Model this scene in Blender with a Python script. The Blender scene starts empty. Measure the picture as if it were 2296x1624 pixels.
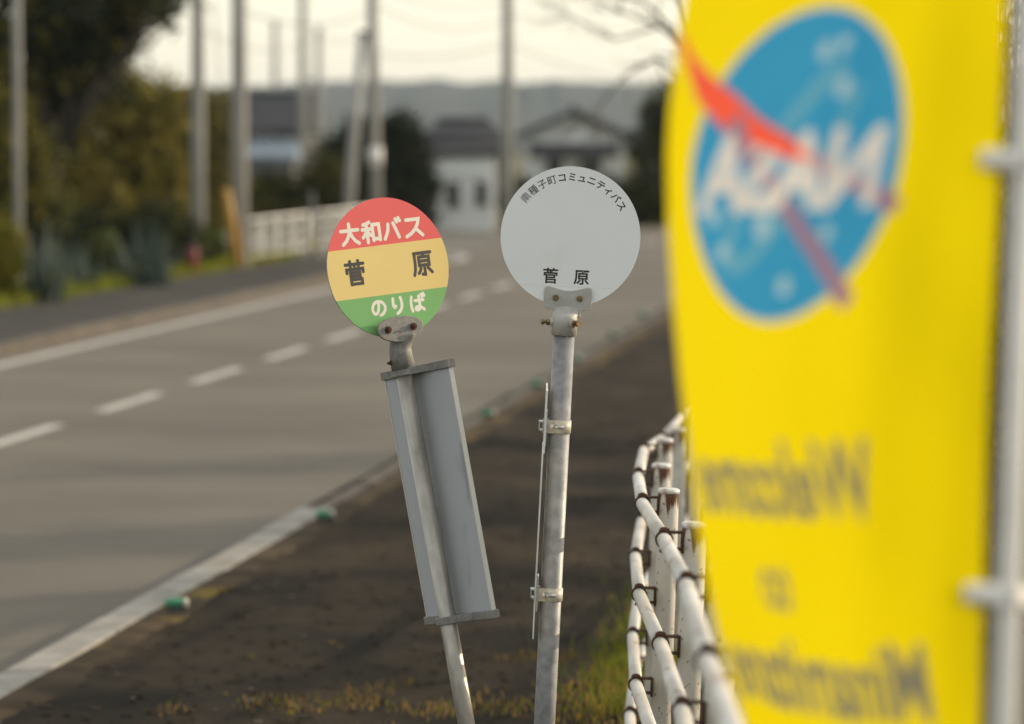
import bpy, bmesh, math, random
import numpy as np
from mathutils import Vector, Matrix, noise as mnoise

S = bpy.context.scene
COL = S.collection
R = math.radians

# ------------------------------------------------------------------ camera
CAM_H = 2.30
FPX = 8610.0                      # focal length in pixels of a 2296 px wide frame (135 mm)
CX, CY, YH = 1148.0, 812.0, 318.0
PITCH = math.atan((CY - YH) / FPX)
cam_d = bpy.data.cameras.new('camera')
cam = bpy.data.objects.new('camera', cam_d)
COL.objects.link(cam)
cam.location = (0, 0, CAM_H)
cam.rotation_euler = (math.pi / 2 - PITCH, 0, 0)
cam_d.sensor_width = 36
cam_d.lens = FPX / 2296 * 36
cam_d.clip_start = 0.1
cam_d.clip_end = 8000
cam_d.dof.use_dof = True
cam_d.dof.focus_distance = 10.85
cam_d.dof.aperture_fstop = 2.6
cam_d.dof.aperture_blades = 9
S.camera = cam

# ------------------------------------------------------------------ sky, sun, exposure
SUN_AZ, SUN_EL = R(68), R(15)     # azimuth from +Y towards +X
w = bpy.data.worlds.new('World')
S.world = w
w.use_nodes = True
wn = w.node_tree
wn.nodes.clear()
sky = wn.nodes.new('ShaderNodeTexSky')
sky.sky_type = 'NISHITA'
sky.sun_disc = False
sky.sun_elevation = SUN_EL
sky.sun_rotation = SUN_AZ
sky.air_density = 1.0
sky.dust_density = 1.3
sky.ozone_density = 1.0
bg = wn.nodes.new('ShaderNodeBackground')
bg.inputs['Strength'].default_value = 0.15
wo = wn.nodes.new('ShaderNodeOutputWorld')
veil = wn.nodes.new('ShaderNodeMix')          # thin bright veil of high cloud over the clear sky
veil.data_type = 'RGBA'
veil.blend_type = 'ADD'
veil.inputs['Factor'].default_value = 1.0
veil.inputs['B'].default_value = (2.62, 2.48, 2.16, 1)
dim = wn.nodes.new('ShaderNodeMix')
dim.data_type = 'RGBA'
dim.blend_type = 'MULTIPLY'
dim.inputs['Factor'].default_value = 1.0
dim.inputs['B'].default_value = (0.36, 0.36, 0.36, 1)
wn.links.new(sky.outputs[0], dim.inputs['A'])
wn.links.new(dim.outputs['Result'], veil.inputs['A'])
wn.links.new(veil.outputs['Result'], bg.inputs[0])
wn.links.new(bg.outputs[0], wo.inputs[0])

sun_d = bpy.data.lights.new('sun', 'SUN')
sun_d.energy = 2.3
sun_d.angle = R(0.6)
sun_d.color = (1.0, 0.82, 0.58)
sun = bpy.data.objects.new('sun', sun_d)
COL.objects.link(sun)
to_sun = Vector((math.sin(SUN_AZ) * math.cos(SUN_EL), math.cos(SUN_AZ) * math.cos(SUN_EL), math.sin(SUN_EL)))
sun.rotation_euler = to_sun.to_track_quat('Z', 'Y').to_euler()
sun.location = (30, 20, 20)

S.view_settings.view_transform = 'Standard'
S.view_settings.look = 'None'
S.view_settings.gamma = 1.0
S.view_settings.exposure = 0.92
S.cycles.use_denoising = True
S.cycles.max_bounces = 6
S.cycles.diffuse_bounces = 3
S.cycles.transmission_bounces = 4
S.cycles.caustics_reflective = False
S.cycles.caustics_refractive = False

# ------------------------------------------------------------------ helpers
def ray(px, py):
    u, v = (px - CX) / FPX, (py - CY) / FPX
    cp, sp = math.cos(PITCH), math.sin(PITCH)
    return Vector((u, cp - v * sp, -sp - v * cp))

def at(px, py, D):
    d = ray(px, py)
    return Vector((0, 0, CAM_H)) + d * (D / d.y)

def gr(px, py, z=0.0):
    d = ray(px, py)
    return Vector((0, 0, CAM_H)) + d * ((z - CAM_H) / d.z)

def mpp(D):                        # metres per pixel at a depth
    return D / FPX

class MB:
    def __init__(s):
        s.v, s.f, s.m, s.sm = [], [], [], []
    def add(s, vs, fs, mi=0, smooth=False):
        o = len(s.v)
        s.v += [tuple(p) for p in vs]
        s.f += [tuple(i + o for i in f) for f in fs]
        s.m += [mi] * len(fs)
        s.sm += [smooth] * len(fs)
        return s
    def box(s, c, size, M=None, mi=0):
        hx, hy, hz = size[0] / 2, size[1] / 2, size[2] / 2
        vs = [Vector((x, y, z)) for x in (-hx, hx) for y in (-hy, hy) for z in (-hz, hz)]
        c = Vector(c)
        vs = [(M @ p if M is not None else p) + c for p in vs]
        fs = [(0, 1, 3, 2), (4, 6, 7, 5), (0, 4, 5, 1), (2, 3, 7, 6), (0, 2, 6, 4), (1, 5, 7, 3)]
        return s.add(vs, fs, mi)
    def tube(s, pts, rad, n=16, mi=0, cap=True, smooth=True):
        pts = [Vector(p) for p in pts]
        if not isinstance(rad, (list, tuple)):
            rad = [rad] * len(pts)
        vs, fs = [], []
        prev = None
        for i, p in enumerate(pts):
            t = (pts[min(i + 1, len(pts) - 1)] - pts[max(i - 1, 0)]).normalized()
            if prev is None:
                a = Vector((0, 0, 1)) if abs(t.z) < 0.9 else Vector((1, 0, 0))
                x = t.cross(a).normalized()
            else:
                x = (prev - t * prev.dot(t)).normalized()
            prev = x
            y = t.cross(x)
            for k in range(n):
                an = 2 * math.pi * k / n
                vs.append(p + (x * math.cos(an) + y * math.sin(an)) * rad[i])
        for i in range(len(pts) - 1):
            for k in range(n):
                k2 = (k + 1) % n
                fs.append((i * n + k, i * n + k2, (i + 1) * n + k2, (i + 1) * n + k))
        s.add(vs, fs, mi, smooth)
        if cap:
            m = len(pts) - 1
            s.add([vs[k] for k in range(n)][::-1], [tuple(range(n))], mi)
            s.add([vs[m * n + k] for k in range(n)], [tuple(range(n))], mi)
        return s
    def loft(s, rings, n=32, mi=0):          # rings: centre x, centre y, z, half width, half depth
        vs, fs = [], []
        for (cx, cy, z, rx, ry) in rings:
            for k in range(n):
                a = 2 * math.pi * k / n
                vs.append((cx + rx * math.cos(a), cy + ry * math.sin(a), z))
        m = len(rings)
        for i in range(m - 1):
            for k in range(n):
                k2 = (k + 1) % n
                fs.append((i * n + k, i * n + k2, (i + 1) * n + k2, (i + 1) * n + k))
        s.add(vs, fs, mi, True)
        s.add(vs[:n], [tuple(range(n))[::-1]], mi)
        s.add(vs[-n:], [tuple(range(n))], mi)
        return s
    def prism(s, poly, d, M=None, mi=0, mi_side=None):   # outline in XZ, extruded along +Y by d
        n = len(poly)
        mi_side = mi if mi_side is None else mi_side
        vs = [Vector((x, 0, z)) for x, z in poly] + [Vector((x, d, z)) for x, z in poly]
        if M is not None:
            vs = [M @ p for p in vs]
        s.add(vs[:n], [tuple(range(n))], mi)
        s.add(vs[n:], [tuple(range(n))[::-1]], mi_side)
        s.add(vs, [(i, i + n, (i + 1) % n + n, (i + 1) % n) for i in range(n)], mi_side)
        return s
    def build(s, name, mats, parent=None, bevel=0, loc=None, kind=None):
        me = bpy.data.meshes.new(name)
        me.from_pydata(s.v, [], s.f)
        if not isinstance(mats, (list, tuple)):
            mats = [mats]
        for m in mats:
            me.materials.append(m)
        me.polygons.foreach_set('material_index', s.m)
        me.polygons.foreach_set('use_smooth', s.sm)
        me.update()
        bm = bmesh.new()
        bm.from_mesh(me)
        bmesh.ops.remove_doubles(bm, verts=bm.verts, dist=1e-6)
        bmesh.ops.recalc_face_normals(bm, faces=bm.faces) if bevel >= 0 else None
        bm.to_mesh(me)
        bm.free()
        o = bpy.data.objects.new(name, me)
        COL.objects.link(o)
        if parent:
            o.parent = parent
        if loc is not None:
            o.location = loc
        if bevel > 0:
            b = o.modifiers.new('bevel', 'BEVEL')
            b.width = bevel
            b.segments = 2
            b.limit_method = 'ANGLE'
            b.angle_limit = R(40)
        if kind:
            o['kind'] = kind
        return o

def raw(name, vs, fs, mats, mi=None, parent=None, kind=None):
    me = bpy.data.meshes.new(name)
    me.from_pydata(vs, [], fs)
    for m in (mats if isinstance(mats, (list, tuple)) else [mats]):
        me.materials.append(m)
    if mi is not None:
        me.polygons.foreach_set('material_index', mi)
    me.update()
    o = bpy.data.objects.new(name, me)
    COL.objects.link(o)
    if parent:
        o.parent = parent
    if kind:
        o['kind'] = kind
    return o

def thing(name, label, cat, loc=(0, 0, 0), group=None):
    o = bpy.data.objects.new(name, None)
    o.empty_display_size = 0.2
    COL.objects.link(o)
    o.location = loc
    o['label'] = label
    o['category'] = cat
    if group:
        o['group'] = group
    return o

def tag(o, label, cat, group=None):
    o['label'] = label
    o['category'] = cat
    if group:
        o['group'] = group
    return o

def dup(o, parent=None):
    c = o.copy()
    COL.objects.link(c)
    if parent:
        c.parent = parent
    for ch in list(o.children):
        dup(ch, c)
    return c

# ------------------------------------------------------------------ materials
def srgb(r, g, b):
    f = lambda c: (c / 255 / 12.92) if c / 255 <= 0.04045 else ((c / 255 + 0.055) / 1.055) ** 2.4
    return (f(r), f(g), f(b), 1)

def mat(name, c1, c2=None, rough=0.6, scale=8.0, detail=6, metal=0.0, bump=0.0, bscale=None, lo=0.35, hi=0.65,
        stretch=(1, 1, 1), spec=0.5, c3=None, scale3=1.0, lo3=0.5, hi3=0.6, trans=0.0):
    m = bpy.data.materials.new(name)
    m.use_nodes = True
    nt = m.node_tree
    N, L = nt.nodes, nt.links
    p = N['Principled BSDF']
    p.inputs['Roughness'].default_value = rough
    p.inputs['Metallic'].default_value = metal
    p.inputs['Specular IOR Level'].default_value = spec
    c1 = tuple(c1) + ((1,) if len(c1) == 3 else ())
    p.inputs['Base Color'].default_value = c1
    col_out = None
    if c2 is not None or bump:
        tc = N.new('ShaderNodeTexCoord')
        mp = N.new('ShaderNodeMapping')
        mp.inputs['Scale'].default_value = stretch
        L.new(tc.outputs['Object'], mp.inputs[0])
    if c2 is not None:
        c2 = tuple(c2) + ((1,) if len(c2) == 3 else ())
        nz = N.new('ShaderNodeTexNoise')
        nz.inputs['Scale'].default_value = scale
        nz.inputs['Detail'].default_value = detail
        L.new(mp.outputs[0], nz.inputs['Vector'])
        mr = N.new('ShaderNodeMapRange')
        mr.inputs['From Min'].default_value = lo
        mr.inputs['From Max'].default_value = hi
        L.new(nz.outputs['Fac'], mr.inputs['Value'])
        mx = N.new('ShaderNodeMix')
        mx.data_type = 'RGBA'
        mx.inputs['A'].default_value = c1
        mx.inputs['B'].default_value = c2
        L.new(mr.outputs[0], mx.inputs['Factor'])
        col_out = mx.outputs['Result']
        if c3 is not None:
            c3 = tuple(c3) + ((1,) if len(c3) == 3 else ())
            n3 = N.new('ShaderNodeTexNoise')
            n3.inputs['Scale'].default_value = scale3
            n3.inputs['Detail'].default_value = 5
            L.new(mp.outputs[0], n3.inputs['Vector'])
            m3 = N.new('ShaderNodeMapRange')
            m3.inputs['From Min'].default_value = lo3
            m3.inputs['From Max'].default_value = hi3
            L.new(n3.outputs['Fac'], m3.inputs['Value'])
            x3 = N.new('ShaderNodeMix')
            x3.data_type = 'RGBA'
            x3.inputs['B'].default_value = c3
            L.new(col_out, x3.inputs['A'])
            L.new(m3.outputs[0], x3.inputs['Factor'])
            col_out = x3.outputs['Result']
        L.new(col_out, p.inputs['Base Color'])
    if bump:
        nb = N.new('ShaderNodeTexNoise')
        nb.inputs['Scale'].default_value = bscale or scale * 4
        nb.inputs['Detail'].default_value = 8
        L.new(mp.outputs[0], nb.inputs['Vector'])
        b = N.new('ShaderNodeBump')
        b.inputs['Strength'].default_value = bump
        b.inputs['Distance'].default_value = 0.01
        L.new(nb.outputs['Fac'], b.inputs['Height'])
        L.new(b.outputs[0], p.inputs['Normal'])
    if trans > 0:
        tr = N.new('ShaderNodeBsdfTranslucent')
        tr.inputs['Color'].default_value = c1
        if col_out:
            L.new(col_out, tr.inputs['Color'])
        ms = N.new('ShaderNodeMixShader')
        ms.inputs[0].default_value = trans
        out = N['Material Output']
        L.new(p.outputs[0], ms.inputs[1])
        L.new(tr.outputs[0], ms.inputs[2])
        L.new(ms.outputs[0], out.inputs['Surface'])
    return m

M = {}
M['asphalt'] = mat('asphalt', (0.172, 0.152, 0.121), (0.132, 0.117, 0.093), 0.85, 0.5, 9, bump=0.5, bscale=110, lo=0.3, hi=0.7, spec=0.2, c3=(0.110, 0.096, 0.077), scale3=0.22, lo3=0.52, hi3=0.75)
M['side_asphalt'] = mat('side_asphalt', (0.13, 0.12, 0.105), (0.10, 0.09, 0.078), 0.9, 1.2, 6, bump=0.2, bscale=80)
M['walk'] = mat('walk_asphalt', (0.036, 0.034, 0.030), (0.058, 0.052, 0.043), 0.9, 0.9, 6, spec=0.15, bump=0.3, bscale=70)
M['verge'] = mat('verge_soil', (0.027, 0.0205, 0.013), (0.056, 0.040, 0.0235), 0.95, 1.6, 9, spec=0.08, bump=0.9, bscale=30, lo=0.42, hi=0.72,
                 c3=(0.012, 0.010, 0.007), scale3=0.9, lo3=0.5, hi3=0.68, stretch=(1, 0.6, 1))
M['soil'] = mat('field_soil', (0.06, 0.062, 0.022), (0.11, 0.09, 0.04), 0.95, 0.35, 8, bump=0.4, bscale=20)
M['dirt'] = mat('gutter_dirt', (0.085, 0.060, 0.034), (0.034, 0.026, 0.016), 0.95, 2.5, 8, bump=0.5, bscale=40, c3=(0.17, 0.12, 0.025), scale3=1.6, lo3=0.58, hi3=0.7, spec=0.1)
M['paint_line'] = mat('road_paint', (0.50, 0.48, 0.43), (0.30, 0.28, 0.24), 0.75, 5, 9, bump=0.1, bscale=80, lo=0.45, hi=0.75)
M['kerb'] = mat('kerb_concrete', (0.33, 0.315, 0.28), (0.22, 0.205, 0.175), 0.9, 5, 8, bump=0.4, bscale=40, c3=(0.17, 0.145, 0.11), scale3=3, lo3=0.55, hi3=0.75)
M['kerb_brown'] = mat('kerb_weathered', (0.12, 0.10, 0.078), (0.075, 0.06, 0.045), 0.95, 3, 8, bump=0.4, bscale=40)
M['green_glass'] = mat('green_reflector', (0.06, 0.26, 0.13), rough=0.3)
M['white_plastic'] = mat('white_plastic', (0.75, 0.75, 0.72), (0.6, 0.6, 0.57), 0.4, 20)
M['galv'] = mat('galvanised_steel', (0.30, 0.305, 0.31), (0.185, 0.19, 0.195), 0.5, 30, 8, metal=0.15, bump=0.06, bscale=120, lo=0.36, hi=0.66,
                c3=(0.13, 0.13, 0.13), scale3=6, lo3=0.60, hi3=0.74)
M['galv_warm'] = mat('weathered_steel_pipe', (0.42, 0.395, 0.355), (0.25, 0.23, 0.20), 0.36, 24, 8, metal=0.4, bump=0.08, bscale=120, stretch=(1, 1, 0.35))
M['cast'] = mat('cast_aluminium', (0.27, 0.26, 0.24), (0.19, 0.182, 0.168), 0.68, 60, 6, metal=0.2, bump=0.15, bscale=220)
M['cast_light'] = mat('painted_casting', (0.45, 0.44, 0.41), (0.36, 0.35, 0.325), 0.55, 18, 8, metal=0.15, bump=0.12, bscale=140, c3=(0.20, 0.18, 0.15), scale3=7, lo3=0.66, hi3=0.8)
M['panel'] = mat('panel_grey', (0.43, 0.45, 0.465), (0.385, 0.405, 0.42), 0.45, 5, 7, c3=(0.29, 0.30, 0.305), scale3=9, lo3=0.57, hi3=0.66, stretch=(1, 1, 0.4))
M['panel_edge'] = mat('panel_edge', (0.6, 0.58, 0.52), rough=0.4)
M['rust'] = mat('rusty_bolt', (0.05, 0.026, 0.014), (0.13, 0.055, 0.022), 0.85, 90, 6, bump=0.5, bscale=300, metal=0.2)
M['brass'] = mat('brassy_bolt', (0.30, 0.22, 0.11), (0.14, 0.10, 0.06), 0.45, 120, 6, metal=0.7)
M['zinc'] = mat('zinc_bolt', (0.5, 0.5, 0.5), (0.36, 0.36, 0.36), 0.35, 90, 4, metal=0.7)
M['clamp_grey'] = mat('clamp_metal', (0.52, 0.50, 0.44), (0.45, 0.43, 0.37), 0.5, 30, 5, metal=0.1)
M['red'] = mat('faded_red_film', (0.80, 0.115, 0.11), (0.76, 0.11, 0.105), 0.42, 6, 5)
M['cream'] = mat('faded_yellow_film', (0.80, 0.61, 0.22), (0.77, 0.58, 0.21), 0.42, 6, 5)
M['green'] = mat('faded_green_film', (0.19, 0.45, 0.145), (0.175, 0.42, 0.135), 0.42, 6, 5)
M['ink_white'] = mat('white_ink', (0.86, 0.81, 0.70), (0.80, 0.75, 0.64), 0.45, 12)
M['ink_dark'] = mat('dark_ink', (0.035, 0.033, 0.03), (0.05, 0.047, 0.042), 0.5, 12)
M['ink_black'] = mat('black_ink', (0.012, 0.012, 0.012), (0.02, 0.02, 0.02), 0.45, 12)
M['ink_line'] = mat('pale_yellow_ink', (0.62, 0.58, 0.40), rough=0.5)
M['disc_white'] = mat('white_sign_face', (0.81, 0.83, 0.84), (0.78, 0.80, 0.81), 0.4, 3, 6, c3=(0.72, 0.725, 0.71), scale3=7, lo3=0.60, hi3=0.8)
M['alu_edge'] = mat('aluminium_edge', (0.5, 0.5, 0.5), (0.2, 0.17, 0.15), 0.45, 30, 5, metal=0.4)
M['flag'] = mat('yellow_cloth', (0.82, 0.66, 0.002), (0.79, 0.63, 0.002), 0.85, 2.0, 4, spec=0.1, trans=0.38)
M['flag_blue'] = mat('blue_print', (0.035, 0.265, 0.50), (0.04, 0.28, 0.52), 0.85, 6, 4, spec=0.1, trans=0.4)
M['flag_white'] = mat('white_print', (0.62, 0.61, 0.60), (0.56, 0.55, 0.55), 0.85, 6, 4, spec=0.1, trans=0.4)
M['flag_rim'] = mat('pale_rim_print', (0.46, 0.47, 0.52), (0.42, 0.43, 0.48), 0.85, 6, 4, spec=0.1, trans=0.4)
M['flag_pale'] = mat('pale_blue_print', (0.11, 0.33, 0.48), (0.12, 0.34, 0.49), 0.85, 6, 4, spec=0.1, trans=0.4)
M['flag_star'] = mat('star_print', (0.30, 0.46, 0.56), (0.32, 0.48, 0.58), 0.85, 6, 4, spec=0.1, trans=0.4)
M['flag_red'] = mat('red_print', (0.80, 0.11, 0.06), (0.76, 0.10, 0.055), 0.85, 6, 4, spec=0.1, trans=0.4)
M['flag_purple'] = mat('muted_red_print', (0.27, 0.17, 0.26), (0.30, 0.18, 0.26), 0.85, 6, 4, spec=0.1, trans=0.4)
M['flag_grey'] = mat('grey_print', (0.20, 0.195, 0.14), (0.22, 0.21, 0.15), 0.85, 6, 4, spec=0.1, trans=0.35)
M['pole_white'] = mat('white_flag_pole', (0.70, 0.68, 0.64), (0.6, 0.58, 0.54), 0.5, 9, 5)
M['concrete'] = mat('pole_concrete', (0.36, 0.355, 0.335), (0.27, 0.265, 0.25), 0.9, 3, 6, bump=0.15, bscale=40, stretch=(1, 1, 0.2))
M['loop'] = mat('loop_cotton', (0.85, 0.83, 0.80), (0.78, 0.76, 0.73), 0.8, 20)
M['wire'] = mat('wire_rubber', (0.03, 0.03, 0.03), rough=0.7)
M['steel_dark'] = mat('dark_steel', (0.09, 0.09, 0.09), (0.06, 0.06, 0.06), 0.6, 9, metal=0.3)
M['red_paint'] = mat('red_paint', (0.17, 0.018, 0.016), (0.12, 0.015, 0.013), 0.5, 9)
M['yellow_paint'] = mat('yellow_guard', (0.55, 0.31, 0.04), (0.45, 0.26, 0.05), 0.5, 5)
M['white_rail'] = mat('white_rail_paint', (0.82, 0.81, 0.76), (0.72, 0.70, 0.65), 0.5, 4)
M['plaster'] = mat('white_plaster', (0.84, 0.85, 0.85), (0.74, 0.76, 0.76), 0.85, 1.5, 6, stretch=(1, 1, 0.4))
M['tile'] = mat('grey_roof_tile', (0.065, 0.065, 0.07), (0.045, 0.045, 0.05), 0.8, 4, 5, spec=0.15, bump=0.3, bscale=6)
M['wall_grey'] = mat('grey_wall', (0.14, 0.135, 0.14), (0.10, 0.098, 0.10), 0.85, 2, 5)
M['glass'] = mat('dark_window_glass', (0.03, 0.035, 0.04), rough=0.1)
M['blue_tin'] = mat('pale_blue_tin', (0.20, 0.25, 0.30), (0.12, 0.16, 0.20), 0.5, 2, 4)
M['bark'] = mat('bark', (0.06, 0.048, 0.036), (0.035, 0.028, 0.02), 0.95, 10, 6, bump=0.6, bscale=30)
M['twig'] = mat('grey_twig', (0.16, 0.135, 0.105), (0.10, 0.085, 0.065), 0.9, 10, 6)
M['dry_twig'] = mat('dry_twig', (0.20, 0.14, 0.08), (0.12, 0.085, 0.05), 0.9, 10, 6)
def leafm(name, c, t=0.3):
    return mat(name, c, tuple(x * 0.7 for x in c), 0.6, 1.3, 3, spec=0.12, trans=t)
M['leaf_dark'] = leafm('leaf_dark', (0.036, 0.042, 0.015), .2)
M['leaf_mid'] = leafm('leaf_mid', (0.12, 0.122, 0.022))
M['leaf_olive'] = leafm('leaf_olive', (0.21, 0.175, 0.028))
M['leaf_brown'] = leafm('leaf_brown', (0.21, 0.165, 0.04))
M['leaf_yellow'] = leafm('leaf_yellow', (0.24, 0.20, 0.015))
M['leaf_green'] = leafm('leaf_green', (0.10, 0.15, 0.02))
M['leaf_blue'] = leafm('leaf_blue', (0.11, 0.14, 0.125), .15)
M['leaf_blue2'] = leafm('leaf_blue2', (0.07, 0.10, 0.075), .15)
M['leaf_black'] = leafm('leaf_black', (0.018, 0.026, 0.013), .1)
M['grass_green'] = leafm('grass_green', (0.20, 0.235, 0.02), .4)
M['grass_dry'] = leafm('grass_dry', (0.42, 0.26, 0.065), .4)
M['grass_tan'] = leafm('grass_tan', (0.20, 0.14, 0.065), .3)
M['hill'] = mat('hazed_forest_hill', (0.036, 0.047, 0.045), (0.022, 0.030, 0.029), 0.95, 0.03, 8, lo=0.4, hi=0.6)  # forest tone shifted bluish, so part of the distance haze is in the colour

# post paint: white with rust runs under the cap and grey flaked chips
def post_mat():
    m = mat('post_paint', (0.64, 0.62, 0.57), (0.54, 0.51, 0.44), 0.42, 7, 6)
    nt = m.node_tree
    N, L = nt.nodes, nt.links
    p = N['Principled BSDF']
    base = p.inputs['Base Color'].links[0].from_socket
    tc = N.new('ShaderNodeTexCoord')
    sp = N.new('ShaderNodeSeparateXYZ')
    L.new(tc.outputs['Object'], sp.inputs[0])
    mp = N.new('ShaderNodeMapping')
    mp.inputs['Scale'].default_value = (60, 60, 4)
    L.new(tc.outputs['Object'], mp.inputs[0])
    st = N.new('ShaderNodeTexNoise')
    st.inputs['Scale'].default_value = 1.0
    st.inputs['Detail'].default_value = 4
    L.new(mp.outputs[0], st.inputs['Vector'])
    gz = N.new('ShaderNodeMapRange')           # how far rust has run down from the cap
    gz.inputs['From Min'].default_value = 1.00
    gz.inputs['From Max'].default_value = 1.125
    gz.inputs['To Min'].default_value = -0.28
    gz.inputs['To Max'].default_value = 0.32
    L.new(sp.outputs['Z'], gz.inputs['Value'])
    ad = N.new('ShaderNodeMath')
    L.new(st.outputs['Fac'], ad.inputs[0])
    L.new(gz.outputs[0], ad.inputs[1])
    th = N.new('ShaderNodeMapRange')
    th.inputs['From Min'].default_value = 0.56
    th.inputs['From Max'].default_value = 0.66
    L.new(ad.outputs[0], th.inputs['Value'])
    mx = N.new('ShaderNodeMix')
    mx.data_type = 'RGBA'
    mx.inputs['B'].default_value = (0.10, 0.035, 0.012, 1)
    L.new(base, mx.inputs['A'])
    L.new(th.outputs[0], mx.inputs['Factor'])
    ch = N.new('ShaderNodeTexNoise')
    ch.inputs['Scale'].default_value = 75
    ch.inputs['Detail'].default_value = 3
    L.new(tc.outputs['Object'], ch.inputs['Vector'])
    ct = N.new('ShaderNodeMapRange')
    ct.inputs['From Min'].default_value = 0.655
    ct.inputs['From Max'].default_value = 0.67
    L.new(ch.outputs['Fac'], ct.inputs['Value'])
    m2 = N.new('ShaderNodeMix')
    m2.data_type = 'RGBA'
    m2.inputs['B'].default_value = (0.17, 0.155, 0.14, 1)
    L.new(mx.outputs['Result'], m2.inputs['A'])
    L.new(ct.outputs[0], m2.inputs['Factor'])
    L.new(m2.outputs['Result'], p.inputs['Base Color'])
    return m
M['post'] = post_mat()
M['rail'] = mat('rail_paint', (0.61, 0.595, 0.55), (0.44, 0.41, 0.35), 0.42, 9, 8, stretch=(1, 0.25, 1), c3=(0.26, 0.155, 0.08), scale3=20, lo3=0.60, hi3=0.74, bump=0.05, bscale=60)
M['cap_white'] = mat('cap_paint', (0.66, 0.64, 0.60), (0.28, 0.15, 0.07), 0.5, 38, 6, lo=0.50, hi=0.72)

# ------------------------------------------------------------------ ground and road
SL = 0.1178
def bend(Y):
    return 0.006 * max(0, Y - 84) ** 2
def XR(Y): return -4.036 + SL * Y + bend(Y)
def XL(Y): return -10.0 + SL * Y + bend(Y)
def XC(Y): return -7.36 + SL * Y + bend(Y)

FENCE = [(1700, 1800, 5.15), (1586, 1487, 6.7), (1539, 1316, 8.3), (1489, 1212, 10.0), (1440, 1131, 11.5), (1431, 1071, 13.1),
         (1444, 1011, 14.75), (1484, 985, 16.4), (1531, 936, 18.6), (1590, 897, 20.6)]
NODES = [at(*n) for n in FENCE]
def fence_x(Y):
    if Y <= NODES[0].y: return NODES[0].x
    for a, b in zip(NODES, NODES[1:]):
        if Y <= b.y:
            return a.x + (b.x - a.x) * (Y - a.y) / (b.y - a.y)
    return NODES[-1].x + 0.11 * (Y - NODES[-1].y)
def fence_z(Y):                      # ground under the fence
    z = None
    if Y <= NODES[0].y: z = NODES[0].z
    else:
        for a, b in zip(NODES, NODES[1:]):
            if Y <= b.y:
                z = a.z + (b.z - a.z) * (Y - a.y) / (b.y - a.y)
                break
    if z is None: z = NODES[-1].z
    return z - 0.99
def ss(a, b, x):
    t = min(1, max(0, (x - a) / (b - a)))
    return t * t * (3 - 2 * t)
def vz(X, Y):                        # verge height between kerb and fence
    fx = fence_x(Y) + 0.08
    t = ss(fx - 1.3, fx, X)
    n = mnoise.noise(Vector((X * 1.2, Y * 0.8, 0))) * 0.025
    return fence_z(Y) * t * (1.0 if Y < 20 else max(0, 1 - (Y - 20) / 8)) + n * min(1, max(0.25, (X - XR(Y)) / 1.2)) + 0.045

def strip(name, f0, f1, z, mats, y0, y1, step=1.0, kind='structure'):
    n = max(1, int((y1 - y0) / step))
    vs, fs = [], []
    for i in range(n + 1):
        Y = y0 + (y1 - y0) * i / n
        vs += [(f0(Y), Y, z), (f1(Y), Y, z)]
    for i in range(n):
        fs.append((2 * i, 2 * i + 1, 2 * i + 3, 2 * i + 2))
    return raw(name, vs, fs, mats, kind=kind)

# wide ground sheet
MB().add([(-2400, -40, -0.06), (2400, -40, -0.06), (2400, 2700, -0.06), (-2400, 2700, -0.06)], [(0, 1, 2, 3)]).build('ground', M['soil'], kind='structure')
strip('road', lambda Y: XL(Y) - 0.35, lambda Y: XR(Y), 0.0, M['asphalt'], -10, 128)
# side road mouth on the left
raw('side_road', [(XL(75) - 0.35, 75, -0.008), (XL(77) - 1.5, 76.5, -0.008), (-16, 79, -0.008), (-16, 95, -0.008), (XL(95), 95, -0.008), (XL(86), 86, -0.008)],
    [(0, 5, 4, 3, 2, 1)], M['side_asphalt'], kind='structure')
# markings
strip('edge_line', lambda Y: XL(Y), lambda Y: XL(Y) + 0.17, 0.004, M['paint_line'], 5, 74)
vs, fs = [], []
cx0, cy0 = XL(74) - 1.5, 76.2
for i in range(15):
    a = R(-50 + 150 * i / 14)
    for r_ in (1.75, 1.93):
        vs.append((cx0 + r_ * math.cos(a) * 1.0, cy0 + r_ * math.sin(a) * 2.4, 0.005))
fs = [(2 * i, 2 * i + 1, 2 * i + 3, 2 * i + 2) for i in range(14)]
raw('corner_line', vs, fs, M['paint_line'], kind='structure')
vs, fs = [], []
Y = 13.2
k = 0
while Y < 96:
    n = 4
    for i in range(n + 1):
        y = Y + 2.35 * i / n
        vs += [(XC(y) - 0.075, y, 0.004), (XC(y) + 0.075, y, 0.004)]
    fs += [(k + 2 * i, k + 2 * i + 1, k + 2 * i + 3, k + 2 * i + 2) for i in range(n)]
    k += 2 * (n + 1)
    Y += 3.9
raw('centre_line', vs, fs, M['paint_line'], kind='structure')

# right verge as a height field
vs, fs = [], []
ys = [3 + 0.25 * i for i in range(0, 110)] + [30.5 + 1.0 * i for i in range(1, 70)]
NXV = 40
for Y in ys:
    for j in range(NXV + 1):
        X = XR(Y) + 0.18 + (9.0) * (j / NXV) ** 1.4
        vs.append((X, Y, vz(X, Y)))
for i in range(len(ys) - 1):
    for j in range(NXV):
        a = i * (NXV + 1) + j
        fs.append((a, a + 1, a + NXV + 2, a + NXV + 1))
o = raw('verge', vs, fs, M['verge'], kind='structure')
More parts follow.
